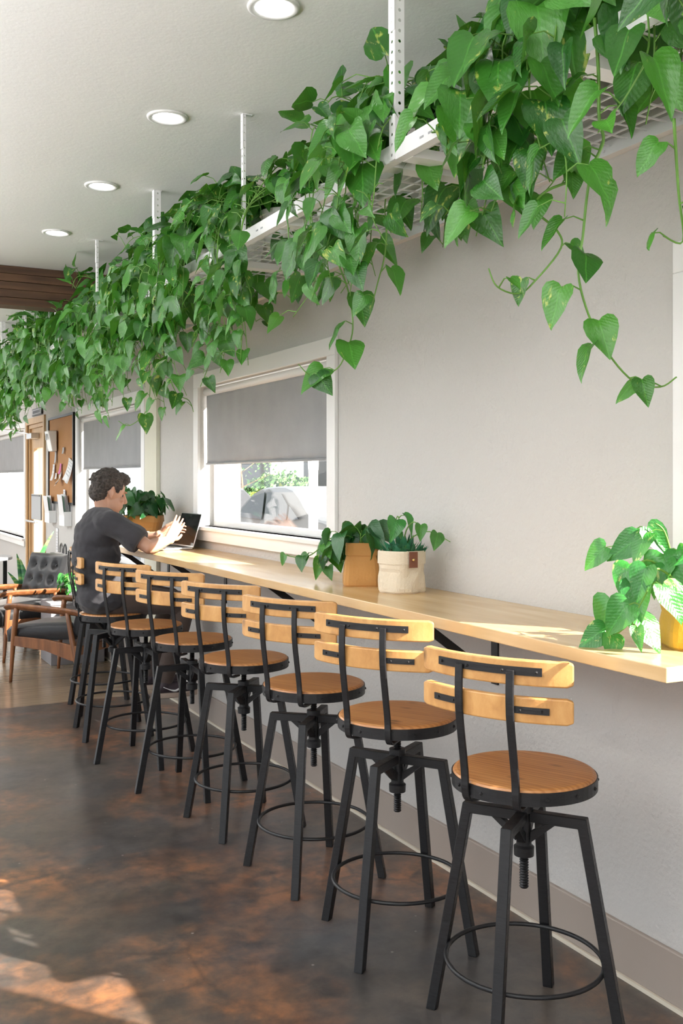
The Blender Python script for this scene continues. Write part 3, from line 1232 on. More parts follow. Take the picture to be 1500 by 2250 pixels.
def perforated(bm, w, h, r, pitch, org, ux, uy):
    """flat strip w x h with a row of round holes, in the plane ux, uy"""
    n = max(1, int(h / pitch))
    ph = h / n
    org, ux, uy = V(org), V(ux), V(uy)

    def P(a, c_):
        return org + ux * a + uy * c_
    for i in range(n):
        z0 = i * ph
        c0 = (w / 2, z0 + ph / 2)
        m_ = 12
        outer, inner = [], []
        for k in range(m_):
            a = 2 * PI * k / m_ + PI / m_
            inner.append((c0[0] + r * math.cos(a), c0[1] + r * math.sin(a)))
            cx_, sx_ = math.cos(a), math.sin(a)
            t = min(w / 2 / max(abs(cx_), 1e-6), ph / 2 / max(abs(sx_), 1e-6))
            outer.append((c0[0] + t * cx_, c0[1] + t * sx_))
        vo = [bm.verts.new(P(*p)) for p in outer]
        vi = [bm.verts.new(P(*p)) for p in inner]
        corners = {}
        for k in range(m_):
            k2 = (k + 1) % m_
            bm.faces.new((vo[k], vo[k2], vi[k2], vi[k]))
            # fill the corner when the edge passes round it
            (ax, ay), (bx_, by_) = outer[k], outer[k2]
            if abs(ax - bx_) > 1e-5 and abs(ay - by_) > 1e-5:
                cxn = ax if abs(abs(ax - w / 2) - w / 2) < 1e-5 else bx_
                cyn = ay if abs(abs(ay - c0[1]) - ph / 2) < 1e-5 else by_
                bm.faces.new((vo[k], bm.verts.new(P(cxn, cyn)), vo[k2]))


def post_bm(w, wide):
    bm = bmesh.new()
    h = CZ - RZ
    perforated(bm, w, h, .0052, .031, (0, 0, 0), (0, 1, 0) if not wide else (0, 1, 0), (0, 0, 1))
    perforated(bm, w if wide else w * .5, h, .0052 if wide else .003, .031, (0, 0, 0), (1, 0, 0), (0, 0, 1))
    bmesh.ops.remove_doubles(bm, verts=bm.verts, dist=1e-5)
    return bm


def make_rack(y0, y1, lab, first):
    r = empty('hanging_rack', (FX, y0, RZ))
    tag(r, lab, 'rack', 'white hanging racks over the counter')
    L = y1 - y0 - .004
    D = BX - FX
    b = bmesh.new()
    box(b, (0, 0, 0), (.002, L, .052)); box(b, (.002, 0, .0), (.03, L, .002))
    obj('front_rail', b, M['white metal'], r)
    b = bmesh.new()
    k = .1
    while k < L - .1:
        for dy in (0, .045):
            box(b, (-.0012, k + dy, .020), (.0001, k + dy + .02, .026))
        k += .3
    obj('rail_slots', b, M['grey metal'], r)
    b = bmesh.new()
    box(b, (D - .003, 0, -.005), (D - .0005, L, .05)); box(b, (D - .03, 0, -.005), (D - .003, L, -.003))
    for q in range(1, 8):
        ball(b, (D - .004, L * q / 8, .022), .005, 1)
    obj('wall_rail', b, M['white metal'], r)
    for q in (.02, .345, .665, .985):
        b = bmesh.new()
        yy = min(L * q, L - .06)
        box(b, (.03, yy, -.001), (D - .03, yy + .058, .001))
        box(b, (.03, yy, .001), (D - .03, yy + .002, .028))
        obj('cross_beam', b, M['white metal'], r)
    b = bmesh.new()
    wr = .0022
    x = .035
    while x < D - .02:
        bar(b, (x, .005, .034), (x, L - .005, .034), wr * 2, wr * 2)
        x += .051
    y = .03
    while y < L:
        bar(b, (.004, y, .030), (D - .01, y, .030), wr * 2, wr * 2)
        y += .076
    obj('wire_deck', b, M['white metal'], r)
    for yy, wide in ((0.0, True), (L / 2, False)):
        o = obj('hanging_post', post_bm(.032 if wide else .021, wide), M['white metal'], r)
        o.location = (-.003, yy - .016, 0)
        sm = o.modifiers.new('s', 'SOLIDIFY'); sm.thickness = .002
        # the upper sleeve and the foot plate on the ceiling
        b = bmesh.new()
        h = CZ - RZ
        w = .036 if wide else .024
        box(b, (-.007, yy - .018, h - .14), (-.0045, yy - .018 + w, h))
        box(b, (-.006, yy - .018, h - .003), (.035, yy - .018 + w, h))
        for q in range(3):
            ball(b, (-.0075, yy - .018 + w / 2, h - .03 - q * .042), .004, 1)
        obj('post_sleeve', b, M['white metal'], o)
        o.children[0].location = V((.003, -yy + .016, 0))
    return r


rl = ['white wire rack nearest the viewer, its corner bare beside a white pot',
      'second white wire rack from the viewer, mesh deck seen from below',
      'third white wire rack from the viewer, ending near the dark beam',
      'white wire rack just beyond the dark ceiling beam, covered in vines',
      'farthest white wire rack at the left edge, covered in vines']
for i in range(5):
    y0 = .185 + 2.415 * i
    make_rack(y0, y0 + 2.415, rl[i], i == 0)


# ---------------------------------------------------------------- leaves and vines
HEART = [(0.0, 0.0), (.10, -.085), (.24, -.11), (.365, -.03), (.42, .13), (.395, .33), (.30, .54), (.165, .76), (.055, .93), (0.0, 1.0)]
MIDY = [0.0, .02, .06, .12, .22, .37, .55, .76, .92, 1.0]


def leaf_mesh(name, m, fold=.25, droop=.25, curl=0.0, width=1.0, wave=.03, twist=0.0):
    bm = bmesh.new()

    def zof(x, y):
        s = y
        z = fold * abs(x) - droop * s * s + curl * abs(x) ** 2 * 2
        z += wave * math.sin(9 * y + 4 * x)
        z += twist * x * y
        return z
    mid = [bm.verts.new((0, y, zof(0, y))) for y in MIDY]
    for sx in (-1, 1):
        prev = None
        for i, (ex, ey) in enumerate(HEART):
            my = MIDY[i]
            if i in (0, len(HEART) - 1):
                row = [mid[i]]
            else:
                row = [mid[i]]
                for f in (.5, 1.0):
                    x = ex * f * width * sx
                    y = my + (ey - my) * (f ** 1.3)
                    row.append(bm.verts.new((x, y, zof(x, y))))
            if prev is not None:
                a, b_ = prev, row
                if len(a) == 1:
                    bm.faces.new((a[0], b_[0], b_[1])); bm.faces.new((a[0], b_[1], b_[2]))
                elif len(b_) == 1:
                    bm.faces.new((a[0], b_[0], a[1])); bm.faces.new((a[1], b_[0], a[2]))
                else:
                    bm.faces.new((a[0], b_[0], b_[1], a[1])); bm.faces.new((a[1], b_[1], b_[2], a[2]))
            prev = row
    bm.normal_update()
    for f in bm.faces:
        if f.normal.z < 0:
            f.normal_flip()
    me = bpy.data.meshes.new(name)
    bm.to_mesh(me)
    bm.free()
    me.materials.append(m)
    for p in me.polygons:
        p.use_smooth = True
    return me


def leaf_set(m, tagname, w=1.0):
    return [leaf_mesh(tagname, m, .28, .22, 0, w), leaf_mesh(tagname, m, .10, .42, .1, w * .95), leaf_mesh(tagname, m, .45, .12, 0, w * .9),
            leaf_mesh(tagname, m, -.18, .30, .0, w), leaf_mesh(tagname, m, .22, .5, .15, w * 1.08, .04), leaf_mesh(tagname, m, .35, .05, 0, w * .85, .02),
            leaf_mesh(tagname, m, .2, .3, 0, w, .05, .5), leaf_mesh(tagname, m, .55, .35, .1, w * .72, .03), leaf_mesh(tagname, m, .15, .2, 0, w * 1.05, .03, -.5)]


L_MAIN = leaf_set(M['leaf'], 'leaf')
L_BRIGHT = leaf_set(M['leaf bright'], 'leaf')
L_DARK = leaf_set(M['leaf dark'], 'leaf')
L_TEAL = leaf_set(M['leaf teal'], 'leaf', .9)


def put_leaf(parent, base, tip, nrm, size, meshes, rnd):
    if parent.name.startswith('hanging_pothos'):
        q = parent.location + V(base)
        if q.x > 2.0 and q.z > 2.3:
            base = V((base[0] - (q.x - 2.0), base[1], base[2]))
        # the rail itself stays partly bare
        if RZ - .10 < q.z < RZ + .09 and q.x < FX + .02 and q.y > 2.0 and rnd.random() < .5:
            return None
        # the leaves part where the posts come down
        if q.z > RZ + .0 and q.x < FX + .03:
            for yp in (2.6, 3.81, 5.015, 6.22, 7.43):
                if yp - .30 < q.y < yp + .03 and rnd.random() < .85:
                    return None
    T = V(tip).normalized()
    N = V(nrm) - T * V(nrm).dot(T)
    if N.length < 1e-3:
        N = T.orthogonal()
    N.normalize()
    X = T.cross(N)
    mw = Matrix(((X.x, T.x, N.x, base[0]), (X.y, T.y, N.y, base[1]), (X.z, T.z, N.z, base[2]), (0, 0, 0, 1)))
    o = bpy.data.objects.new('leaf', rnd.choice(meshes))
    C.objects.link(o)
    o.parent = parent
    o.matrix_local = mw @ Matrix.Diagonal((size, size, size, 1))
    return o


def petiole(bm, p0, p1, up, r=.0016):
    mid = (V(p0) + V(p1)) / 2 + V(up)
    tube(bm, [p0, mid, p1], [r * 1.3, r, r], 4, cap=False)


def vine(parent, pts, rnd, size=(.08, .12), step=.062, out=V((-1, 0, 0)), meshes=None, r=.0032, start=0.0, pl=(.035, .075), rise=.0, m=None, lift=.6, wild=.0):
    """a stem with leaves on short stalks; points in the plant's own frame"""
    meshes = meshes or L_MAIN
    path = smooth_path(pts, 5)
    bm = bmesh.new()
    n = len(path)
    tube(bm, path, [r * (1 - .55 * i / n) for i in range(n)], 5)
    acc = rnd.random() * step
    total = 0.0
    side = rnd.choice((-1, 1))
    length = sum((path[i + 1] - path[i]).length for i in range(n - 1))
    for i in range(n - 1):
        seg = path[i + 1] - path[i]
        sl = seg.length
        if sl < 1e-6:
            continue
        t = seg / sl
        pos = step - acc if acc < step else 0
        acc += sl
        while acc >= step:
            acc -= step
            p = path[i + 1] - t * acc
            total = (i + 1) / n
            if total < start:
                continue
            side = -side
            o2 = V(out)
            sidev = V((0, 0, 1)).cross(o2)
            if sidev.length < .1:
                sidev = V((0, 1, 0))
            sidev.normalize()
            pd = (sidev * side * rnd.uniform(.3, 1.0) + o2 * rnd.uniform(.1, .9) + V((0, 0, rnd.uniform(-.1, lift))))
            pd.normalize()
            ln = rnd.uniform(*pl)
            taper = 1.0 - .45 * max(0, total - .7) / .3
            e = p + pd * ln
            petiole(bm, p, e, V((0, 0, ln * .18)))
            s = rnd.uniform(*size) * taper
            tip = V((pd.x * .55, pd.y * .55, rise - rnd.uniform(.35, 1.15))) + V((rnd.uniform(-.3, .3), rnd.uniform(-.3, .3), 0)) * (1 + 1.6 * wild)
            nrm = o2 * rnd.uniform(.3, 1.2) + pd * .3 + V((rnd.uniform(-.6, .6), rnd.uniform(-.6, .6), rnd.uniform(-.1, 1.0) + wild))
            put_leaf(parent, e, tip, nrm, s, meshes, rnd)
    o = obj('vine', bm, m or M['stem'], parent, smooth=True)
    return o


def pot_round(parent, r0, r1, h, m, z=0.0):
    b = bmesh.new()
    lathe(b, [(0, z), (r0 - .006, z), (r0, z + .006), (r1 - .003, z + h - .022), (r1 + .004, z + h - .02), (r1 + .005, z + h), (r1 - .005, z + h), (r1 - .006, z + h - .02), (0, z + h - .025)], 36)
    obj('pot', b, m, parent, smooth=False)
    b = bmesh.new()
    lathe(b, [(r1 - .007, z + h - .024), (r1 * .5, z + h - .018), (0, z + h - .016)], 24)
    obj('soil', b, M['soil'], parent)


def hang_len(Y):
    """how far (m) the foliage falls below the rack, read off the photograph"""
    T = [(1.0, .30), (1.45, .30), (1.7, .40), (2.0, .34), (2.15, .08), (2.45, .12), (2.6, .36), (2.9, .36), (3.3, .50), (3.8, .46), (4.1, .56), (4.5, .58), (5.2, .60), (6.0, .58), (7.0, .50), (8.0, .50), (9.5, .50), (12, .5)]
    for (a, la), (b, lb) in zip(T, T[1:]):
        if a <= Y <= b:
            return la + (lb - la) * (Y - a) / (b - a)
    return .35


PLY = [.98 + .425 * i for i in range(24)]
ORD = ['nearest', 'second', 'third', 'fourth', 'fifth', 'sixth', 'seventh', 'eighth', 'ninth', 'tenth', 'eleventh', 'twelfth', 'thirteenth', 'fourteenth',
       'fifteenth', 'sixteenth', 'seventeenth', 'eighteenth', 'nineteenth', 'twentieth', 'twenty-first', 'twenty-second', 'twenty-third', 'farthest']
SPECIAL = {1: 'trailing pothos whose longest vine hangs down the white wall at right',
           2: 'trailing pothos whose vine loops out left over the white wall',
           3: 'variegated pothos on the rack beside the nearest white hanging post',
           6: 'trailing pothos whose vine curls in front of the grey window shade',
           12: 'trailing pothos on the rack just this side of the dark beam',
           23: 'farthest trailing pothos on the hanging rack, at the left edge'}
plants = []
for i, Y in enumerate(PLY):
    rnd = random.Random(100 + i)
    x = rnd.uniform(1.76, 1.86)
    r = empty('hanging_pothos', (x, Y, RZ + .037))
    tag(r, SPECIAL.get(i, 'trailing pothos on the hanging rack, %s plant counted from the viewer' % ORD[i]), 'plant', 'pothos plants on the hanging rack')
    plants.append(r)
    pot_round(r, .075, .10, .155, M['pot white'])
    near = Y < 2.7
    sz = (.095, .155) if near else (.085, .13) if Y < 4 else (.092, .145)
    fx = FX - x      # rack front in the plant's frame
    hl = hang_len(Y)
    # vines over the front rail
    nf = (5 if Y < 4 else 8 if Y > 5 else 6) if hl > .3 else 2
    nf = {0: 1, 1: 3, 2: 8}.get(i, nf)
    clump = rnd.uniform(-.12, .12) * (1 if Y < 5 else .5)
    for k in range(nf):
        dy = clump + rnd.gauss(0, .09 if Y < 5 else .14)
        l = hang_len(Y + dy) * rnd.uniform(.3, 1.1)
        zt = rnd.uniform(.10, .24)
        fo = fx - rnd.uniform(.02, .11)
        pts = [V((0, 0, .13)), V((-.06, dy * .3, .18 + zt * .3)), V((fx * .65, dy * .7, zt + .03)), V((fo + .02, dy, .06)), V((fo, dy + rnd.uniform(-.03, .03), -.05 - l * .3)),
               V((fo + rnd.uniform(-.04, .05), dy + rnd.uniform(-.06, .06), -.04 - l * .7)), V((fo + rnd.uniform(-.06, .06), dy + rnd.uniform(-.1, .1), -.04 - l))]
        vine(r, pts, rnd, sz, .06 if Y > 2.5 else .066, V((-1, rnd.uniform(-.5, .2), 0)), start=.08)
    # short stems that arch up and out over the rack edge and back
    for k in range({0: 6, 1: 12, 2: 17, 3: 15}.get(i, 12)):
        a = rnd.uniform(0, 2 * PI)
        rr = rnd.uniform(.08, .26)
        up = rnd.uniform(.13, .36 if Y > 1.5 else .3)
        e = V((max(fx - .02, min(.2, math.cos(a) * rr * 1.25 - .05)), math.sin(a) * rr, up))
        pts = [V((math.cos(a) * .04, math.sin(a) * .04, .13)), V((e.x * .4, e.y * .4, up * .85)), e, V((e.x * 1.25, e.y * 1.3, up - .08))]
        pts[3].x = max(fx - .06, min(.24, pts[3].x))
        o_ = V((math.cos(a) - .9, math.sin(a) * .8 - .2, 0))
        if o_.length < .2:
            o_ = V((-1, 0, 0))
        vine(r, pts, rnd, sz, .062, o_.normalized(), start=.3, lift=1.0, pl=(.04, .10), rise=.75, wild=.5)
    # a few that drop through behind the rail
    for k in range(3 if hl > .3 else 1):
        dy = rnd.uniform(-.24, .24)
        xx = rnd.uniform(fx + .06, .14)
        l = rnd.uniform(.08, .24) * (1 if hl > .3 else .6)
        pts = [V((xx * .6, dy * .5, .06)), V((xx, dy, .0)), V((xx, dy, -l * .6)), V((xx + .02, dy + rnd.uniform(-.05, .05), -l))]
        vine(r, pts, rnd, sz, .058, V((-.8, -.5, 0)), start=.25)
    if i in (3, 9, 11):
        put_leaf(r, (fx + .02, .1, .16), V((-.6, -.2, -.6)), V((-.7, -.3, .6)), .09, [leaf_mesh('leaf', M['yellow leaf'])], rnd)


# the single vines that stand out against the wall
def hero(pi, pix, seed, size=(.08, .11), step=.085, meshes=None, r=.0035, pl=(.025, .06)):
    p = plants[pi]
    pts = [spot(*q) - p.location for q in pix]
    return vine(p, pts, random.Random(seed), size, step, V((-.75, -.55, 0)), meshes=meshes, r=r, pl=pl, lift=.35)


hero(1, [(1306, 40, 2.2), (1314, 150, 2.2), (1316, 260, 2.21), (1325, 310, 2.22), (1300, 370, 2.24), (1288, 440, 2.26), (1280, 520, 2.27), (1270, 600, 2.28), (1292, 690, 2.29), (1335, 775, 2.3), (1392, 838, 2.3), (1450, 850, 2.3), (1486, 828, 2.28)], 7, (.085, .105), .078, r=.0042)
hero(2, [(1325, 310, 2.24), (1290, 380, 2.26), (1200, 420, 2.3), (1175, 460, 2.33), (1222, 505, 2.34), (1232, 545, 2.35), (1180, 612, 2.36), (1140, 645, 2.37), (1092, 630, 2.37), (1073, 590, 2.37)], 5, (.055, .09), .1, r=.0038)
hero(0, [(1480, 260, 2.0), (1490, 420, 2.05), (1500, 530, 2.08), (1456, 518, 2.08)], 9, (.06, .09), .11)
hero(6, [(735, 560, 3.35), (765, 640, 3.36), (775, 720, 3.36), (760, 775, 3.37), (738, 812, 3.38), (690, 830, 3.38), (655, 800, 3.38)], 21, (.08, .12), .085)
hero(5, [(850, 480, 3.05), (845, 560, 3.05), (830, 620, 3.06), (812, 690, 3.06)], 22, (.08, .11), .08)
hero(12, [(310, 700, 5.25), (325, 780, 5.25), (330, 850, 5.25), (320, 905, 5.26), (285, 935, 5.27), (260, 925, 5.27)], 23, (.08, .11), .1)
hero(8, [(455, 640, 4.3), (470, 720, 4.3), (462, 790, 4.31), (440, 850, 4.32)], 24, (.08, .11), .09)
hero(10, [(352, 700, 4.9), (360, 780, 4.9), (385, 860, 4.92), (415, 880, 4.93), (425, 905, 4.93)], 25, (.08, .1), .085)
hero(3, [(1100, 380, 2.42), (1090, 430, 2.43), (1075, 470, 2.45), (1035, 480, 2.5), (990, 470, 2.56)], 26, (.09, .12), .075)

# ---------------------------------------------------------------- plants on the counter
def bush(r, rnd, n, spread, height, size, meshes, zc, lean=V((0, 0, 0)), step=.05, hang=.0):
    for k in range(n):
        a = 2 * PI * k / n + rnd.uniform(-.3, .3)
        rr = spread * rnd.uniform(.4, 1.0)
        up = height * rnd.uniform(.45, 1.0)
        e = V((math.cos(a) * rr, math.sin(a) * rr, zc + up)) + lean * rnd.random()
        e.x = min(e.x, (WX - .15 - r.location.x) / 1.25)
        pts = [V((math.cos(a) * .02, math.sin(a) * .02, zc)), V((e.x * .4, e.y * .4, zc + up * .7)), e, V((e.x * 1.25, e.y * 1.25, zc + up * .8 - hang * rnd.random()))]
        vine(r, pts, rnd, size, step, V((math.cos(a), math.sin(a), 0)), meshes=meshes, r=.0022, start=.35, pl=(.02, .05), lift=.6, rise=.2)


def bag_pot(parent, w, d, h, m, fold=.05, top=.8, tilt=0, e0=5, wrinkle=.035):
    """a soft folded bag: rounded rectangle lofted upward, with a turned-down cuff"""
    b = bmesh.new()
    seg = 40

    def ring(z, sx, sy, puff=0, e=5, sd=0):
        rows = []
        for k in range(seg):
            a = 2 * PI * k / seg
            ca, sa = math.cos(a), math.sin(a)
            rr = (abs(ca) ** e + abs(sa) ** e) ** (-1 / e)
            nz = 1 + puff * noise.noise(V((ca * 2, sa * 2, z * 25 + sd)))
            rows.append(b.verts.new((ca * rr * sx / 2 * nz, sa * rr * sy / 2 * nz, z + tilt * ca * max(0, z) * .3)))
        return rows
    spec = [(0, .95, .95), (.006, 1, 1), (h * .12, 1.01, 1.01), (h * .25, 1.0, .99), (h * .38, .97, .97), (h * .5, .93, .95), (h * .58, .9 if top < .9 else .97, .93), (h * (.98 - fold / h * 1.0), top + .01, .88 if top < .9 else top)]
    rings = [ring(z, w * a, d * c_, wrinkle, e0) for z, a, c_ in spec]
    zc = spec[-1][0]
    tw, td = w * top, d * (.88 if top < .9 else top)
    rings += [ring(zc, tw + .012, td + .012, .03, e0), ring(h - .006, tw + .012, td + .012, .03, e0), ring(h, tw + .006, td + .006, .03, e0), ring(h - .004, tw - .004, td - .004, .03, e0), ring(h - .03, tw - .004, td - .004, .0, e0)]
    b.faces.new(rings[0][::-1])
    for A, B in zip(rings, rings[1:]):
        for k in range(seg):
            b.faces.new((A[k], A[(k + 1) % seg], B[(k + 1) % seg], B[k]))
    b.faces.new(rings[-1])
    return obj('pot', b, m, parent, smooth=False)


rnd = random.Random(3)
# tan paper bag
r = empty('potted_pothos', (1.905, 3.47, CT_))
tag(r, 'pothos in a tan folded paper bag pot on the counter', 'plant', 'potted plants on the counter')
bp = bag_pot(r, .15, .13, .17, M['kraft'], .045, .8)
bp.rotation_euler.z = -YAW
bush(r, rnd, 8, .09, .12, (.09, .13), L_DARK, .13, V((0, 0, 0)), .045, .05)
vine(r, [V((0, 0, .15)), V((-.09, .06, .19)), V((-.16, .12, .12)), V((-.20, .17, .105)), V((-.24, .24, .115))], rnd, (.06, .075), .055, V((-.8, -.5, 0)), start=.3, pl=(.02, .03))
vine(r, [V((0, 0, .15)), V((-.05, .09, .19)), V((-.08, .14, .10)), V((-.09, .16, .05))], rnd, (.07, .1), .035, V((-.8, -.5, 0)), meshes=L_MAIN, start=.35, pl=(.02, .03))
vine(r, [V((0, 0, .15)), V((-.04, .04, .2)), V((-.09, .07, .16)), V((-.1, .09, .1))], rnd, (.08, .1), .04, V((-.8, -.5, 0)), meshes=L_DARK, start=.25, pl=(.02, .03))
# canvas pot
r = empty('potted_succulent', (1.925, 3.20, CT_))
tag(r, 'teal succulent in a cream canvas pot with brown leather tag', 'plant', 'potted plants on the counter')
bp = bag_pot(r, .165, .160, .155, M['canvas'], .045, .95, 0, 2.5, .09)
bp.rotation_euler.z = .2
sd = V((-.463, -.886, 0))      # towards the viewer
sr = V((.886, -.463, 0))
b = bmesh.new()
c0 = sd * .086 + sr * .038 + V((0, 0, .125))
for (w_, h_, t_) in ((.034, .058, .003),):
    mt = Matrix.Translation(c0) @ Matrix.Rotation(-YAW + .35, 4, 'Z')
    box(b, (-w_ / 2, -t_ / 2, -h_ / 2), (w_ / 2, t_ / 2, h_ / 2), mt)
tg = obj('leather_tag', b, M['leather tag'], r, bevel=.001)
tg['label'] = 'brown leather tag'
b = bmesh.new()
ball(b, c0 + sd * .003, .0055, 2)
obj('stud', b, M['brass'], tg)
for k in range(60):
    a = rnd.uniform(0, 2 * PI)
    rr = math.sqrt(rnd.random()) * .072
    p = V((math.cos(a) * rr, math.sin(a) * rr, .14 + .055 * (1 - rr / .08) + rnd.uniform(-.01, .012)))
    d = V((math.cos(a) * (rr / .05 + .1), math.sin(a) * (rr / .05 + .1), 1.1))
    tip = d.normalized() + V((rnd.uniform(-.4, .4), rnd.uniform(-.4, .4), 0))
    put_leaf(r, p, tip, V((-d.y, d.x, .3)).cross(tip), rnd.uniform(.028, .042), L_TEAL, rnd)
for dx, dy, up in ((.02, -.03, .12), (.0, .02, .14), (.05, -.05, .085), (-.02, 0, .13)):
    vine(r, [V((0, 0, .13)), V((dx * .5, dy * .5, .13 + up * .8)), V((dx * 1.5, dy * 1.5, .14 + up)), V((dx * 2.6, dy * 2.6, .12 + up * .8))], rnd, (.07, .095), .07, V((.5, -.8, 0)), start=.5, pl=(.02, .03), meshes=L_MAIN if dx > 0 else L_BRIGHT)
# plant with the mustard pot at the right edge
r = empty('potted_pothos', (1.955, 1.80, CT_))
tag(r, 'sunlit pale pothos in a mustard paper pot at the right edge', 'plant', 'potted plants on the counter')
bp = bag_pot(r, .185, .16, .165, M['mustard'], .04, .95)
bp.rotation_euler.z = -YAW
rnd = random.Random(8)
bush(r, rnd, 7, .10, .15, (.08, .115), L_BRIGHT, .13, V((-.03, .05, 0)), .05, .05)


def hp(px, py, d):
    return spot(px, py, d) - r.location


for pix in ([(1480, 1250, 2.52), (1430, 1180, 2.52), (1395, 1165, 2.54), (1370, 1200, 2.55), (1365, 1250, 2.55)],
            [(1470, 1260, 2.48), (1420, 1230, 2.46), (1385, 1270, 2.47), (1370, 1330, 2.48), (1360, 1375, 2.5)],
            [(1480, 1270, 2.44), (1440, 1250, 2.4), (1420, 1300, 2.38), (1400, 1340, 2.36), (1385, 1380, 2.36)],
            [(1400, 1330, 2.44), (1380, 1370, 2.46), (1345, 1395, 2.5), (1310, 1380, 2.54)],
            [(1480, 1240, 2.5), (1460, 1170, 2.5), (1440, 1150, 2.5)]):
    vine(r, [hp(*q) for q in pix], rnd, (.075, .105), .055, V((-.8, -.55, 0)), meshes=L_BRIGHT, start=.12, pl=(.02, .045), lift=.2)
# dark plant in the corner behind the laptop
r = empty('potted_pothos', (1.86, 6.32, CT_))
tag(r, 'dark leafy plant in a tan bag pot in the corner past the laptop', 'plant', 'potted plants on the counter')
bp = bag_pot(r, .23, .19, .19, M['kraft'], .04, 1.05)
bp.rotation_euler.z = -YAW
rnd = random.Random(12)
bush(r, rnd, 16, .17, .2, (.085, .125), L_DARK, .15, V((0, 0, 0)), .045, .16)


# ---------------------------------------------------------------- laptop and cup
r = empty('laptop', (1.865, 5.88, CT_), 0.04)
tag(r, 'open silver laptop with dark screen in front of the person', 'laptop')
obj('laptop_base', bx((-.115, -.165, .001), (.115, .165, .013)), M['silver'], r, bevel=.003)
b = bmesh.new()
for i in range(5):
    for j in range(14):
        box(b, (.075 - i * .018, -.145 + j * .0209, .0125), (.075 - i * .018 + .015, -.145 + j * .0209 + .018, .0142))
obj('keyboard', b, M['keys'], r)
obj('trackpad', bx((-.1, -.05, .0125), (-.04, .05, .0136)), M['silver'], r)
tl = Matrix.Translation((.115, 0, .012)) @ Matrix.Rotation(math.radians(16), 4, 'Y')
lid = obj('laptop_lid', bx((0, -.165, 0), (.006, .165, .208), tl), M['silver'], r, bevel=.002)
obj('screen', bx((-.0012, -.16, .008), (0, .16, .203), tl), M['screen'], lid)
r = empty('paper_cup', (1.80, 6.12, CT_))
tag(r, 'small white cup on the counter behind the hands', 'cup')
b = bmesh.new()
lathe(b, [(0, 0), (.029, 0), (.03, .004), (.038, .09), (.040, .092), (.038, .094), (.036, .09), (.028, .006), (0, .006)], 28)
obj('cup_body', b, M['pot white'], r, smooth=True)


# ---------------------------------------------------------------- lounge chairs
def cushion(w_, d_, h_, tufts=(), top=1.0, n=26, puff=.018):
    """soft pad, top face up, w along y, d along x, origin at centre of the underside"""
    bm = bmesh.new()
    g = bmesh.ops.create_grid(bm, x_segments=n, y_segments=n, size=.5)
    vs0 = list(bm.verts)

    def zt(u, v):
        e = min(1, (1 - abs(u)) / .14, (1 - abs(v)) / .14)
        e = max(0, e)
        z = h_ - .3 * h_ * (1 - e) ** 2 + puff * (1 - u * u) * (1 - v * v)
        for (a, b_) in tufts:
            q = ((u - a) ** 2 * (d_ / w_) ** 2 + (v - b_) ** 2) / .018
            z -= .03 * math.exp(-q)
        return z
    for v in vs0:
        u, vv = v.co.x * 2, v.co.y * 2
        v.co = V((u * d_ / 2, vv * w_ / 2, zt(u, vv)))
    ext = bmesh.ops.extrude_edge_only(bm, edges=[e for e in bm.edges if e.is_boundary])
    nv = [x for x in ext['geom'] if isinstance(x, bmesh.types.BMVert)]
    for v in nv:
        v.co.z = 0
    bmesh.ops.holes_fill(bm, edges=[e for e in bm.edges if e.is_boundary], sides=0)
    bmesh.ops.recalc_face_normals(bm, faces=bm.faces)
    return bm


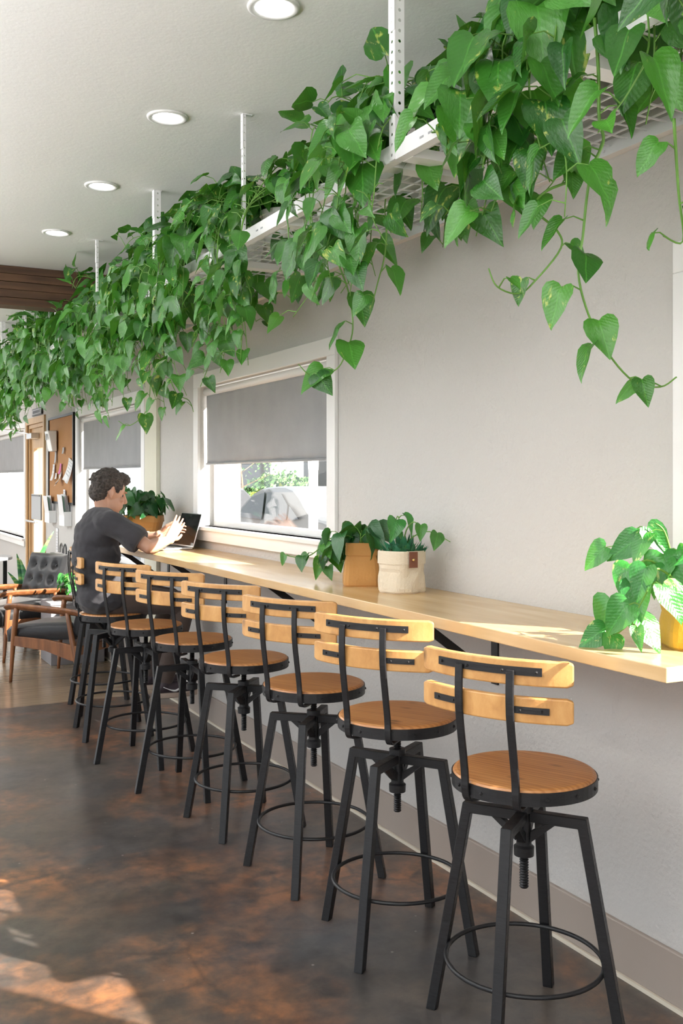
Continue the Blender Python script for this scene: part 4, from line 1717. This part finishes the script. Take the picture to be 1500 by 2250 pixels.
def make_armchair(name, loc, ang, lab):
    """faces +X in its own frame"""
    r = empty(name, loc, ang)
    tag(r, lab, 'armchair', 'black leather lounge armchairs')
    W = .56
    for s in (-1, 1):
        y = s * W / 2
        b = bmesh.new()
        pts = [(.30, y, 0), (.275, y, .30), (.245, y, .535)]
        tube(b, smooth_path(pts, 4), [.012, .013, .015, .017, .019, .021, .021, .02, .02], 10)
        obj('front_leg', b, M['walnut'], r, smooth=True)
        b = bmesh.new()
        tube(b, smooth_path([(-.30, y, 0), (-.24, y, .26), (-.185, y, .52)], 4), [.012, .014, .016, .019, .02, .02, .019, .018, .017], 10)
        obj('rear_leg', b, M['walnut'], r, smooth=True)
        b = bmesh.new()
        pa = smooth_path([(.345, y, .530), (.27, y, .545), (0, y, .535), (-.22, y, .525), (-.34, y, .505)], 4)
        n = len(pa)
        tube(b, pa, [.014 + .020 * math.sin(PI * min(1, .12 + .8 * i / n)) for i in range(n)], 12, flat=.55)
        obj('arm_rest', b, M['walnut'], r, smooth=True)
        b = bmesh.new()
        pts2 = [(.283, .335, .265), (.0, .325, .245), (-.20, .30, .19), (-.262, .29, .18)]
        prev = None
        for (x_, zt_, zb) in pts2:
            row = [b.verts.new((x_, y + q, z_)) for q, z_ in ((-.011, zb), (.011, zb), (.011, zt_), (-.011, zt_))]
            if prev:
                for k in range(4):
                    b.faces.new((prev[k], row[k], row[(k + 1) % 4], prev[(k + 1) % 4]))
            else:
                b.faces.new(row[::-1])
            prev = row
        b.faces.new(prev)
        bmesh.ops.recalc_face_normals(b, faces=b.faces)
        obj('side_rail', b, M['walnut'], r, bevel=.003)
    b = bmesh.new()
    box(b, (.265, -W / 2, .27), (.287, W / 2, .325)); box(b, (-.265, -W / 2, .22), (-.243, W / 2, .28))
    obj('cross_rail', b, M['walnut'], r, bevel=.003)
    b = cushion(W - .03, .58, .115)
    o = obj('seat_cushion', b, M['black leather'], r, smooth=True)
    o.location = (.05, 0, .31); o.rotation_euler = (0, math.radians(5), 0)
    tf = [(u, v) for u in (-.55, 0, .5) for v in (-.55, 0, .55)]
    o = obj('back_cushion', cushion(W - .04, .47, .10, tf, n=40), M['black leather'], r, smooth=True)
    o.location = (-.345, 0, .575)
    o.rotation_euler = (0, math.radians(72), 0)
    for (u, v) in tf:
        b = bmesh.new()
        ball(b, (u * .235, v * (W - .04) / 2, .088), .010, 2, (1, 1, .5))
        obj('button', b, M['black leather'], o, smooth=True)
    b = bmesh.new()
    for s in (-1, 1):
        bar(b, (-.23, s * (W / 2 - .05), .28), (-.41, s * (W / 2 - .05), .78), .022, .022)
    for q in (.2, .5, .95):
        bar(b, V((-.23, -(W / 2 - .05), .28)).lerp(V((-.41, -(W / 2 - .05), .78)), q), V((-.23, (W / 2 - .05), .28)).lerp(V((-.41, (W / 2 - .05), .78)), q), .02, .03)
    obj('back_frame', b, M['walnut'], r)
    return r


def chair_at(name, front_near, ang, side, lab):
    """place so that the front leg on the given side stands at front_near"""
    off = Matrix.Rotation(ang, 3, 'Z') @ V((.30, side * .28, 0))
    p = V((front_near[0], front_near[1], 0)) - off
    return make_armchair(name, p, ang, lab)


chair_at('lounge_armchair', (1.225, 7.47), math.radians(132), 1, 'walnut lounge armchair with black cushions standing nearest, left of the stools')
make_armchair('lounge_armchair', (1.46, 8.66, 0), math.radians(205), 'tufted black leather armchair facing the room beside the grey box')

# grey box table with a small bright plant
r = empty('box_table', (1.82, 8.18, 0))
tag(r, 'square grey box side table between the two armchairs', 'side table')
r.location = (1.82, 8.17, 0)
obj('box_body', bx((-.21, -.2, 0.0), (.21, .2, .47)), M['concrete'], r, bevel=.004)
obj('box_top', bx((-.215, -.205, .47), (.215, .205, .486)), M['concrete'], r, bevel=.002)
r = empty('small_pothos', (1.83, 8.1, .486))
tag(r, 'small bright green plant in a white pot on the grey box table', 'plant')
pot_round(r, .045, .058, .09, M['pot white'])
rnd = random.Random(31)
bush(r, rnd, 12, .1, .15, (.06, .09), L_BRIGHT, .07, V((0, 0, 0)), .035, .12)

# round black cafe table far left
r = empty('cafe_table', (1.28, 9.95, 0))
tag(r, 'black round cafe table at the left edge under the far window', 'table')
b = bmesh.new()
lathe(b, [(0, .70), (.36, .70), (.365, .705), (.365, .722), (.36, .727), (0, .727)], 48)
obj('table_top', b, M['grey metal'], r)
b = bmesh.new()
for i in range(5):
    a = 2 * PI * i / 5
    leg = bmesh.new()
    bar(leg, (.30 * math.cos(a), .30 * math.sin(a), .70), (.30 * math.cos(a), .30 * math.sin(a), 0), .035, .035)
    obj('leg', leg, M['black'], r)
tube(b, [(.29 * math.cos(t_), .29 * math.sin(t_), .25) for t_ in (2 * PI * i / 32 for i in range(32))], .012, 8, closed=True)
obj('leg_brace', b, M['black'], r)

# snake plant
r = empty('snake_plant', (1.68, 9.3, 0))
tag(r, 'variegated snake plant in a floor pot between the armchair and cafe table', 'plant')
pot_round(r, .09, .12, .42, M['pot white'])
M['snake'] = mat('snake plant leaf', (.05, .25, .08), .4)
t = NT(M['snake'])
cc = t.coords((4, 4, 16))
t.base(t.ramp(t.noise(cc, 1.2, 3), [(.4, (.02, .12, .05)), (.55, (.09, .32, .10)), (.62, (.42, .5, .16))]))
rnd = random.Random(4)
for (dx, dy, h_, lx, ly) in ((.03, -.03, .60, .17, -.09), (-.05, .0, .40, -.05, .0), (-.02, -.05, .35, -.05, .05), (.0, .04, .28, .03, .03), (-.06, -.02, .24, -.12, 0), (.05, .02, .33, .02, .03)):
    b = bmesh.new()
    n = 12
    prev = None
    tw = rnd.uniform(-.5, .5)
    for k in range(n + 1):
        s = k / n
        wd = .028 * math.sin(PI * (.22 + .78 * s)) ** .8 if s < 1 else .0005
        c_ = V((dx + lx * s * s, dy + ly * s * s, .39 + h_ * s))
        a = .2 + tw * s
        u = V((math.cos(a), -math.sin(a), 0)) * max(wd, .0005)
        nn = V((math.sin(a), math.cos(a), 0))
        row = [b.verts.new(c_ - u), b.verts.new(c_ + nn * .006), b.verts.new(c_ + u)]
        if prev:
            b.faces.new((prev[0], prev[1], row[1], row[0])); b.faces.new((prev[1], prev[2], row[2], row[1]))
        prev = row
    lf = obj('leaf', b, M['snake'], r, smooth=True)
    so = lf.modifiers.new('s', 'SOLIDIFY'); so.thickness = .003

# dark bag behind the tufted chair
r = empty('tote_bag', (1.93, 9.0, 0))
tag(r, 'black bag with two loop handles standing behind the tufted armchair', 'bag')
b = cushion(.40, .66, .16, n=16)
for v in b.verts:
    v.co = V((v.co.z - .08, v.co.y, v.co.x + .42 + 0.09 - .18))
bmesh.ops.recalc_face_normals(b, faces=b.faces)
zmin = min(v.co.z for v in b.verts)
for v in b.verts:
    v.co.z -= zmin
ztop = max(v.co.z for v in b.verts)
bo = obj('bag_body', b, M['black leather'], r, smooth=True)
bo.scale = (1, 1, .80 / ztop)
for y in (-.05, .1):
    b = bmesh.new()
    tube(b, smooth_path([(0, y - .05, .77), (0, y - .045, .85), (0, y, .885), (0, y + .045, .85), (0, y + .05, .77)], 4), .007, 8)
    obj('bag_handle', b, M['black leather'], r, smooth=True)

# ---------------------------------------------------------------- things on the far wall
r = empty('cork_board', (WX, 9.78, 1.22))
tag(r, 'tall cork notice board with a dark frame beside the window', 'notice board')
obj('cork_panel', bx((-.02, -.54, .01), (-.004, .54, .84)), M['cork'], r)
b = bmesh.new()
for lo, hi in (((-.032, -.56, 0), (-.002, .56, .022)), ((-.032, -.56, .83), (-.002, .56, .852)), ((-.032, -.56, .022), (-.002, -.535, .83)), ((-.032, .535, .022), (-.002, .56, .83))):
    box(b, lo, hi)
obj('board_frame', b, M['black'], r)


def paper(name, px, py, wd, hg, lab, tilt=0, mm=None, curl=.02, cat='notice', grp='papers pinned on the cork board', x=WX - .03, marks=0):
    """sheet on the wall whose middle is seen at px, py"""
    u = (px - 750) / 2200
    d = x / (ST + CT * u)
    y = d * (CT - ST * u)
    z = EYE - (py - 1055) / 2200 * d
    r_ = empty(name, (x, y, z))
    tag(r_, lab, cat, grp)
    b_ = bmesh.new()
    n_ = 6
    g_ = [[b_.verts.new((-.003 - curl * (j / n_) ** 2 * (1 if i % 2 else .8), (i / 3 - .5) * wd, hg / 2 - hg * j / n_)) for i in range(4)] for j in range(n_ + 1)]
    for j in range(n_):
        for i in range(3):
            b_.faces.new((g_[j][i], g_[j + 1][i], g_[j + 1][i + 1], g_[j][i + 1]))
    o_ = obj('sheet', b_, mm or M['paper'], r_, smooth=True)
    o_.rotation_euler.x = tilt
    s_ = o_.modifiers.new('s', 'SOLIDIFY'); s_.thickness = .001
    if marks:
        b_ = bmesh.new()
        for q in range(marks):
            zz = hg * (.36 - .7 * q / marks)
            box(b_, (-.0065 - curl * ((.5 - zz / hg)) ** 2, -wd * .36, zz), (-.0045 - curl * ((.5 - zz / hg)) ** 2, wd * .3, zz + .004))
        m_ = obj('print_lines', b_, M['grey metal'], r_)
        m_.rotation_euler.x = tilt
    return r_


M['pink'] = mat('pink paper', (.6, .12, .36), .6)
M['mint'] = mat('mint print', (.35, .6, .48), .6)
paper('paper_notice', 155, 1034, .17, .21, 'crumpled white sheet pinned at the right of the cork board', .25, curl=.05, marks=5)
paper('paper_notice', 134, 1052, .10, .11, 'curled white slip at the middle of the cork board', -.4, curl=.06)
paper('pink_card', 134, 1030, .06, .10, 'pink card pinned above the curled slip', .1, M['pink'])
paper('paper_notice', 119, 1038, .08, .16, 'narrow white leaflet at the left edge of the cork board', 0, curl=.03, marks=3)
paper('paper_notice', 124, 1046, .06, .06, 'tiny square note beside the narrow leaflet', 0, curl=.01)
paper('paper_notice', 123, 1005, .06, .12, 'small dark-printed tag below the white dispenser', 0, M['grey metal'], curl=.01)
paper('paper_notice', 140, 990, .06, .06, 'small grey card high on the cork board', 0, M['grey metal'], curl=.01)
paper('paper_notice', 142, 1092, .08, .14, 'printed card at the bottom of the cork board', 0, curl=.01, marks=4)
paper('wall_notice', 126, 1192, .10, .28, 'tall narrow printed notice on the wall below the board', 0, curl=.0, grp=None, x=WX - .002, marks=7)


def rack_box(px, py, wd, hg, lab, n):
    u = (px - 750) / 2200
    x = WX - .03
    d = x / (ST + CT * u)
    y = d * (CT - ST * u)
    z = EYE - (py - 1055) / 2200 * d
    r_ = empty('leaflet_holder', (WX, y, z))
    tag(r_, lab, 'leaflet holder', 'leaflet holders below the cork board')
    b_ = bmesh.new()
    box(b_, (-.07, -wd / 2, 0), (-.002, wd / 2, .004)); box(b_, (-.006, -wd / 2, .004), (-.002, wd / 2, hg))
    box(b_, (-.07, -wd / 2, .004), (-.066, wd / 2, hg * .55)); box(b_, (-.066, -wd / 2, .004), (-.006, -wd / 2 + .003, hg * .55)); box(b_, (-.066, wd / 2 - .003, .004), (-.006, wd / 2, hg * .55))
    obj('holder_tray', b_, M['pot white'], r_)
    for q in range(n):
        b_ = bx((-.058 + q * .012, -wd / 2 + .01, .006), (-.056 + q * .012, wd / 2 - .01, hg * (1.25 - .05 * (q % 3))), Matrix.Rotation(-.12, 4, 'Y'))
        obj('leaflet', b_, M['mint'] if q == 1 else M['paper'], r_)


rack_box(112, 1148, .22, .22, 'leaflet holder below the left side of the cork board', 4)
rack_box(145, 1155, .22, .24, 'leaflet holder with mint leaflet below the right side of the cork board', 5)

# white wall dispenser, grey box by the door, sign, door closer
r = empty('wall_dispenser', (WX - .03, 9.98, 1.73))
tag(r, 'white wall dispenser mounted over the left of the cork board', 'dispenser')
b = bmesh.new()
box(b, (-.09, -.09, 0), (-.005, .09, .2))
for v in b.verts:
    if v.co.z < .1 and v.co.x < -.05:
        v.co.x += .04
obj('dispenser_case', b, M['pot white'], r, bevel=.008)
obj('dispenser_window', bx((-.092, -.025, .11), (-.088, .025, .17)), M['grey metal'], r)
r = empty('door_sign_board', (WX - .02, 10.93, 1.03))
tag(r, 'blank grey notice panel hanging on the door glass', 'sign')
obj('sign_panel', bx((-.02, -.25, 0), (0.0, .25, .27)), M['grey metal'], r, bevel=.003)
obj('sign_clip', bx((-.026, -.22, .25), (-.02, .22, .262)), M['black'], r)
r = empty('door_plaque', (WX - .006, 11.0, 2.145))
tag(r, 'small dark framed plaque above the door', 'sign')
obj('plaque_frame', bx((-.012, -.26, 0), (-.001, .26, .075)), M['black'], r)
obj('plaque_plate', bx((-.015, -.24, .012), (-.012, .24, .063)), M['grey metal'], r)
b = bmesh.new()
rnd = random.Random(2)
y = -.2
while y < .2:
    wv = rnd.uniform(.012, .026)
    box(b, (-.0162, y, .022), (-.015, y + wv, .052))
    y += wv + .012
obj('plaque_letters', b, M['black'], r)
r = empty('door_closer', (WX - .0, 11.25, 1.93))
tag(r, 'metal door closer with folding arm at the top of the door', 'door closer')
obj('closer_case', bx((-.06, -.15, -.03), (.03, .12, .03)), M['silver'], r, bevel=.006)
b = bmesh.new()
bar(b, (-.03, .1, .03), (-.28, .30, .075), .02, .008)
bar(b, (-.28, .30, .075), (-.03, .42, .10), .02, .008)
obj('closer_arm', b, M['silver'], r)

# ---------------------------------------------------------------- outside
M['asphalt'] = m_plaster('pale paving', (0.58, 0.57, 0.55), .2, 20)
gr = obj('parking_lot', bx((WX + WT + .01, -60, -.2), (120, 120, -.12)), M['asphalt'])
gr['kind'] = 'structure'
gr2 = obj('pavement', bx((-120, -60, -.2), (WX + WT, 120, -.13)), M['asphalt'])
gr2['kind'] = 'structure'
M['silver paint'] = mat('silver car paint', (0.13, 0.135, 0.14), .45, metal=.0)
M['car glass'] = mat('car window glass', (0.03, 0.033, 0.036), .15)
M['tyre'] = mat('tyre rubber', (.02, .02, .02), .8)


def make_car(loc, ang, lab, m):
    r = empty('car', loc, ang)
    tag(r, lab, 'car', 'parked cars outside the window')
    prof = [(-2.25, .35), (-2.28, .62), (-2.15, .86), (-1.55, .97), (-.75, 1.36), (-.1, 1.45), (.75, 1.42), (1.55, 1.06), (2.1, 1.0), (2.3, .8), (2.3, .38), (1.9, .26), (-1.9, .26)]
    prof = [(p.x, p.z) for p in smooth_path([(x_, 0, z_) for x_, z_ in prof], 3)]
    b = bmesh.new()
    rows = []
    for yy in (-.86, -.8, -.4, .4, .8, .86):
        row = []
        for (x_, z_) in prof:
            tmb = max(0, (z_ - .95)) * .42
            y2 = yy * (1 - tmb * .6)
            ins = .04 if abs(yy) > .85 else 0
            row.append(b.verts.new((x_ * (1 - ins * .3), y2, z_ - (ins * .5 if z_ > .9 else 0) + (ins * .6 if z_ < .4 else 0))))
        rows.append(row)
    n = len(prof)
    for A, B in zip(rows, rows[1:]):
        for k in range(n - 1):
            b.faces.new((A[k], A[k + 1], B[k + 1], B[k]))
        b.faces.new((A[n - 1], A[0], B[0], B[n - 1]))
    b.faces.new(rows[0][::-1]); b.faces.new(rows[-1])
    bmesh.ops.recalc_face_normals(b, faces=b.faces)
    body_ = obj('car_body', b, m, r, smooth=False)
    for s in (-1, 1):
        for pts in ([(-1.28, .98), (-.74, 1.29), (-.25, 1.365), (-.15, .97)], [(-.06, .97), (-.15, 1.37), (.42, 1.35), (.72, 1.2), (.78, .99)], [(.84, .99), (.80, 1.19), (1.2, 1.02)]):
            b = bmesh.new()
            vv = []
            for (x_, z_) in pts:
                y_ = .872 * (1 - max(0, z_ - .95) * .42 * .6)
                vv.append(b.verts.new((x_, s * y_, z_)))
            b.faces.new(vv)
            o_ = obj('side_window', b, M['car glass'], r)
            q_ = o_.modifiers.new('s', 'SOLIDIFY'); q_.thickness = .012
        for x_ in (-1.4, 1.4):
            b = bmesh.new()
            tube(b, [(x_, s * .70, .32), (x_, s * .88, .32)], .32, 28)
            wh = obj('wheel', b, M['tyre'], r)
            b = bmesh.new()
            tube(b, [(x_, s * .86, .32), (x_, s * .895, .32)], .2, 20)
            obj('hub_cap', b, M['silver'], wh)
    return r


pc = spot(703, 1100, 15.0)
make_car((pc.x, pc.y, -.10), math.radians(-92), 'silver sedan parked close outside the window', M['silver paint'])
pc = spot(480, 1100, 19.0)
make_car((pc.x - .1, pc.y + 1.1, -.12), math.radians(-92), 'darker car behind the silver sedan, its windscreen showing', mat('grey car paint', (.07, .07, .075), .4))


def leaf_cloud(name, c, sx, sy, sz, n, m, lab, cat, seed, leaf=.09):
    r_ = random.Random(seed)
    root = empty(name, c)
    tag(root, lab, cat)
    b = bmesh.new()
    for k in range(n):
        while True:
            p = V((r_.uniform(-1, 1), r_.uniform(-1, 1), r_.uniform(-.1, 1)))
            if .55 < p.length < 1:
                break
        p = V((p.x * sx, p.y * sy, max(0.02, p.z * sz * (1 + .2 * noise.noise(p * 3)))))
        nn = V((r_.uniform(-1, 1), r_.uniform(-1, 1), r_.uniform(-.3, 1))).normalized()
        u = nn.orthogonal().normalized()
        q = nn.cross(u)
        l_ = leaf * r_.uniform(.6, 1.3)
        b.faces.new([b.verts.new(p + u * l_), b.verts.new(p + q * l_ * .5), b.verts.new(p - u * l_), b.verts.new(p - q * l_ * .5)])
    o_ = obj('foliage', b, m, root)
    o_['kind'] = 'stuff'
    b = bmesh.new()
    for k in range(5):
        a = k * 1.26
        tube(b, [(0, 0, 0), (math.cos(a) * sx * .5, math.sin(a) * sy * .5, sz * .5)], [.04, .015], 6)
    obj('branch', b, M['stem brown'], root)
    return root


M['hedge'] = mat('hedge leaves', (.10, .22, .06), .6)
M['hedge yellow'] = mat('yellow green hedge', (.30, .34, .07), .6)
M['bush blue'] = mat('blue green bush', (.10, .24, .16), .6)
p = spot(620, 1100, 30); leaf_cloud('hedge', (p.x, p.y, -.12), 1.8, 1.2, 1.75, 8000, M['hedge'], 'rounded green hedge behind the silver car', 'hedge', 1)
p = spot(612, 1100, 27.3); leaf_cloud('shrub', (p.x, p.y, -.12), 1.5, .5, 1.3, 4500, M['hedge yellow'], 'yellow green shrub in front of the rounded hedge', 'shrub', 2)
p = spot(550, 1100, 25.6); leaf_cloud('shrub', (p.x, p.y, -.12), .8, .5, 1.15, 3000, M['bush blue'], 'blue green shrub left of the yellow shrub', 'shrub', 3)


def small_tree(px, d, h, lab, seed):
    p_ = spot(px, 1100, d)
    r_ = random.Random(seed)
    root = empty('young_tree', (p_.x, p_.y, -.12))
    tag(root, lab, 'tree')
    b = bmesh.new()
    tube(b, smooth_path([(0, 0, 0), (.04, 0, h * .4), (-.03, .03, h * .7), (.05, 0, h)], 4), [.035 - .0018 * i for i in range(13)], 7)
    lv = bmesh.new()
    for k in range(16):
        z = r_.uniform(.42, .98) * h
        a = r_.uniform(0, 6.28)
        l = r_.uniform(.4, .9)
        e = V((math.cos(a) * l, math.sin(a) * l, z + .35))
        tube(b, [(0, 0, z), e * .5 + V((0, 0, z * .5)), e], [.012, .008, .004], 5)
        for q in range(60):
            c_ = e + V((r_.gauss(0, .2), r_.gauss(0, .2), r_.gauss(0, .15)))
            n_ = V((r_.uniform(-1, 1), r_.uniform(-1, 1), r_.uniform(-1, 1))).normalized()
            u_ = n_.orthogonal().normalized() * .045
            q_ = n_.cross(u_) * .5
            lv.faces.new([lv.verts.new(c_ + u_), lv.verts.new(c_ + q_), lv.verts.new(c_ - u_), lv.verts.new(c_ - q_)])
    obj('trunk', b, M['stem brown'], root)
    o_ = obj('foliage', lv, M['hedge'], root)
    o_['kind'] = 'stuff'


small_tree(529, 23, 3.3, 'thin young tree outside, at the left of the window view', 6)
p = spot(621, 1000, 34)
r = empty('light_pole', (p.x, p.y, -.12)); tag(r, 'slim grey light pole standing behind the hedge', 'pole')
b = bmesh.new(); tube(b, [(0, 0, 0), (0, 0, 6)], .07, 10); obj('pole_shaft', b, M['grey metal'], r, smooth=True)
obj('pole_head', bx((-.5, -.12, 6), (.1, .12, 6.12)), M['grey metal'], r)
M['white post'] = mat('white painted post', (.8, .79, .76), .5)
p = spot(498, 1000, 8.0)
r = empty('porch_post', (p.x, p.y, -.12)); tag(r, 'wide white square porch post outside the window at left', 'post', 'white porch posts')
obj('post_shaft', bx((-.085, -.085, 0), (.085, .085, 3.1)), M['white post'], r, bevel=.006)
obj('post_base', bx((-.11, -.11, 0), (.11, .11, .16)), M['white post'], r, bevel=.006)
p = spot(688, 1000, 6.65)
r = empty('porch_post', (p.x, p.y, -.12)); tag(r, 'slim round white porch post in front of the silver sedan', 'post', 'white porch posts')
b = bmesh.new(); lathe(b, [(.05, 0), (.05, .1), (.034, .12), (.031, 1.62), (.036, 1.66), (.04, 3.1)], 20); obj('post_shaft', b, M['white post'], r, smooth=True)
# low pale building across the lot
p = spot(730, 1050, 42)
r = empty('building', (p.x, p.y, -.12), -YAW); tag(r, 'pale low building far across the parking lot', 'building')
obj('building_wall', bx((-6, 0, 0), (16, 6, 3.6)), M['white post'], r)
obj('building_roof', bx((-6.4, -.4, 3.6), (16.4, 6.4, 3.9)), M['grey metal'], r)
for q in range(6):
    obj('building_window', bx((-4.5 + q * 3.3, -.05, 1.0), (-2.6 + q * 3.3, .02, 2.4)), M['car glass'], r)
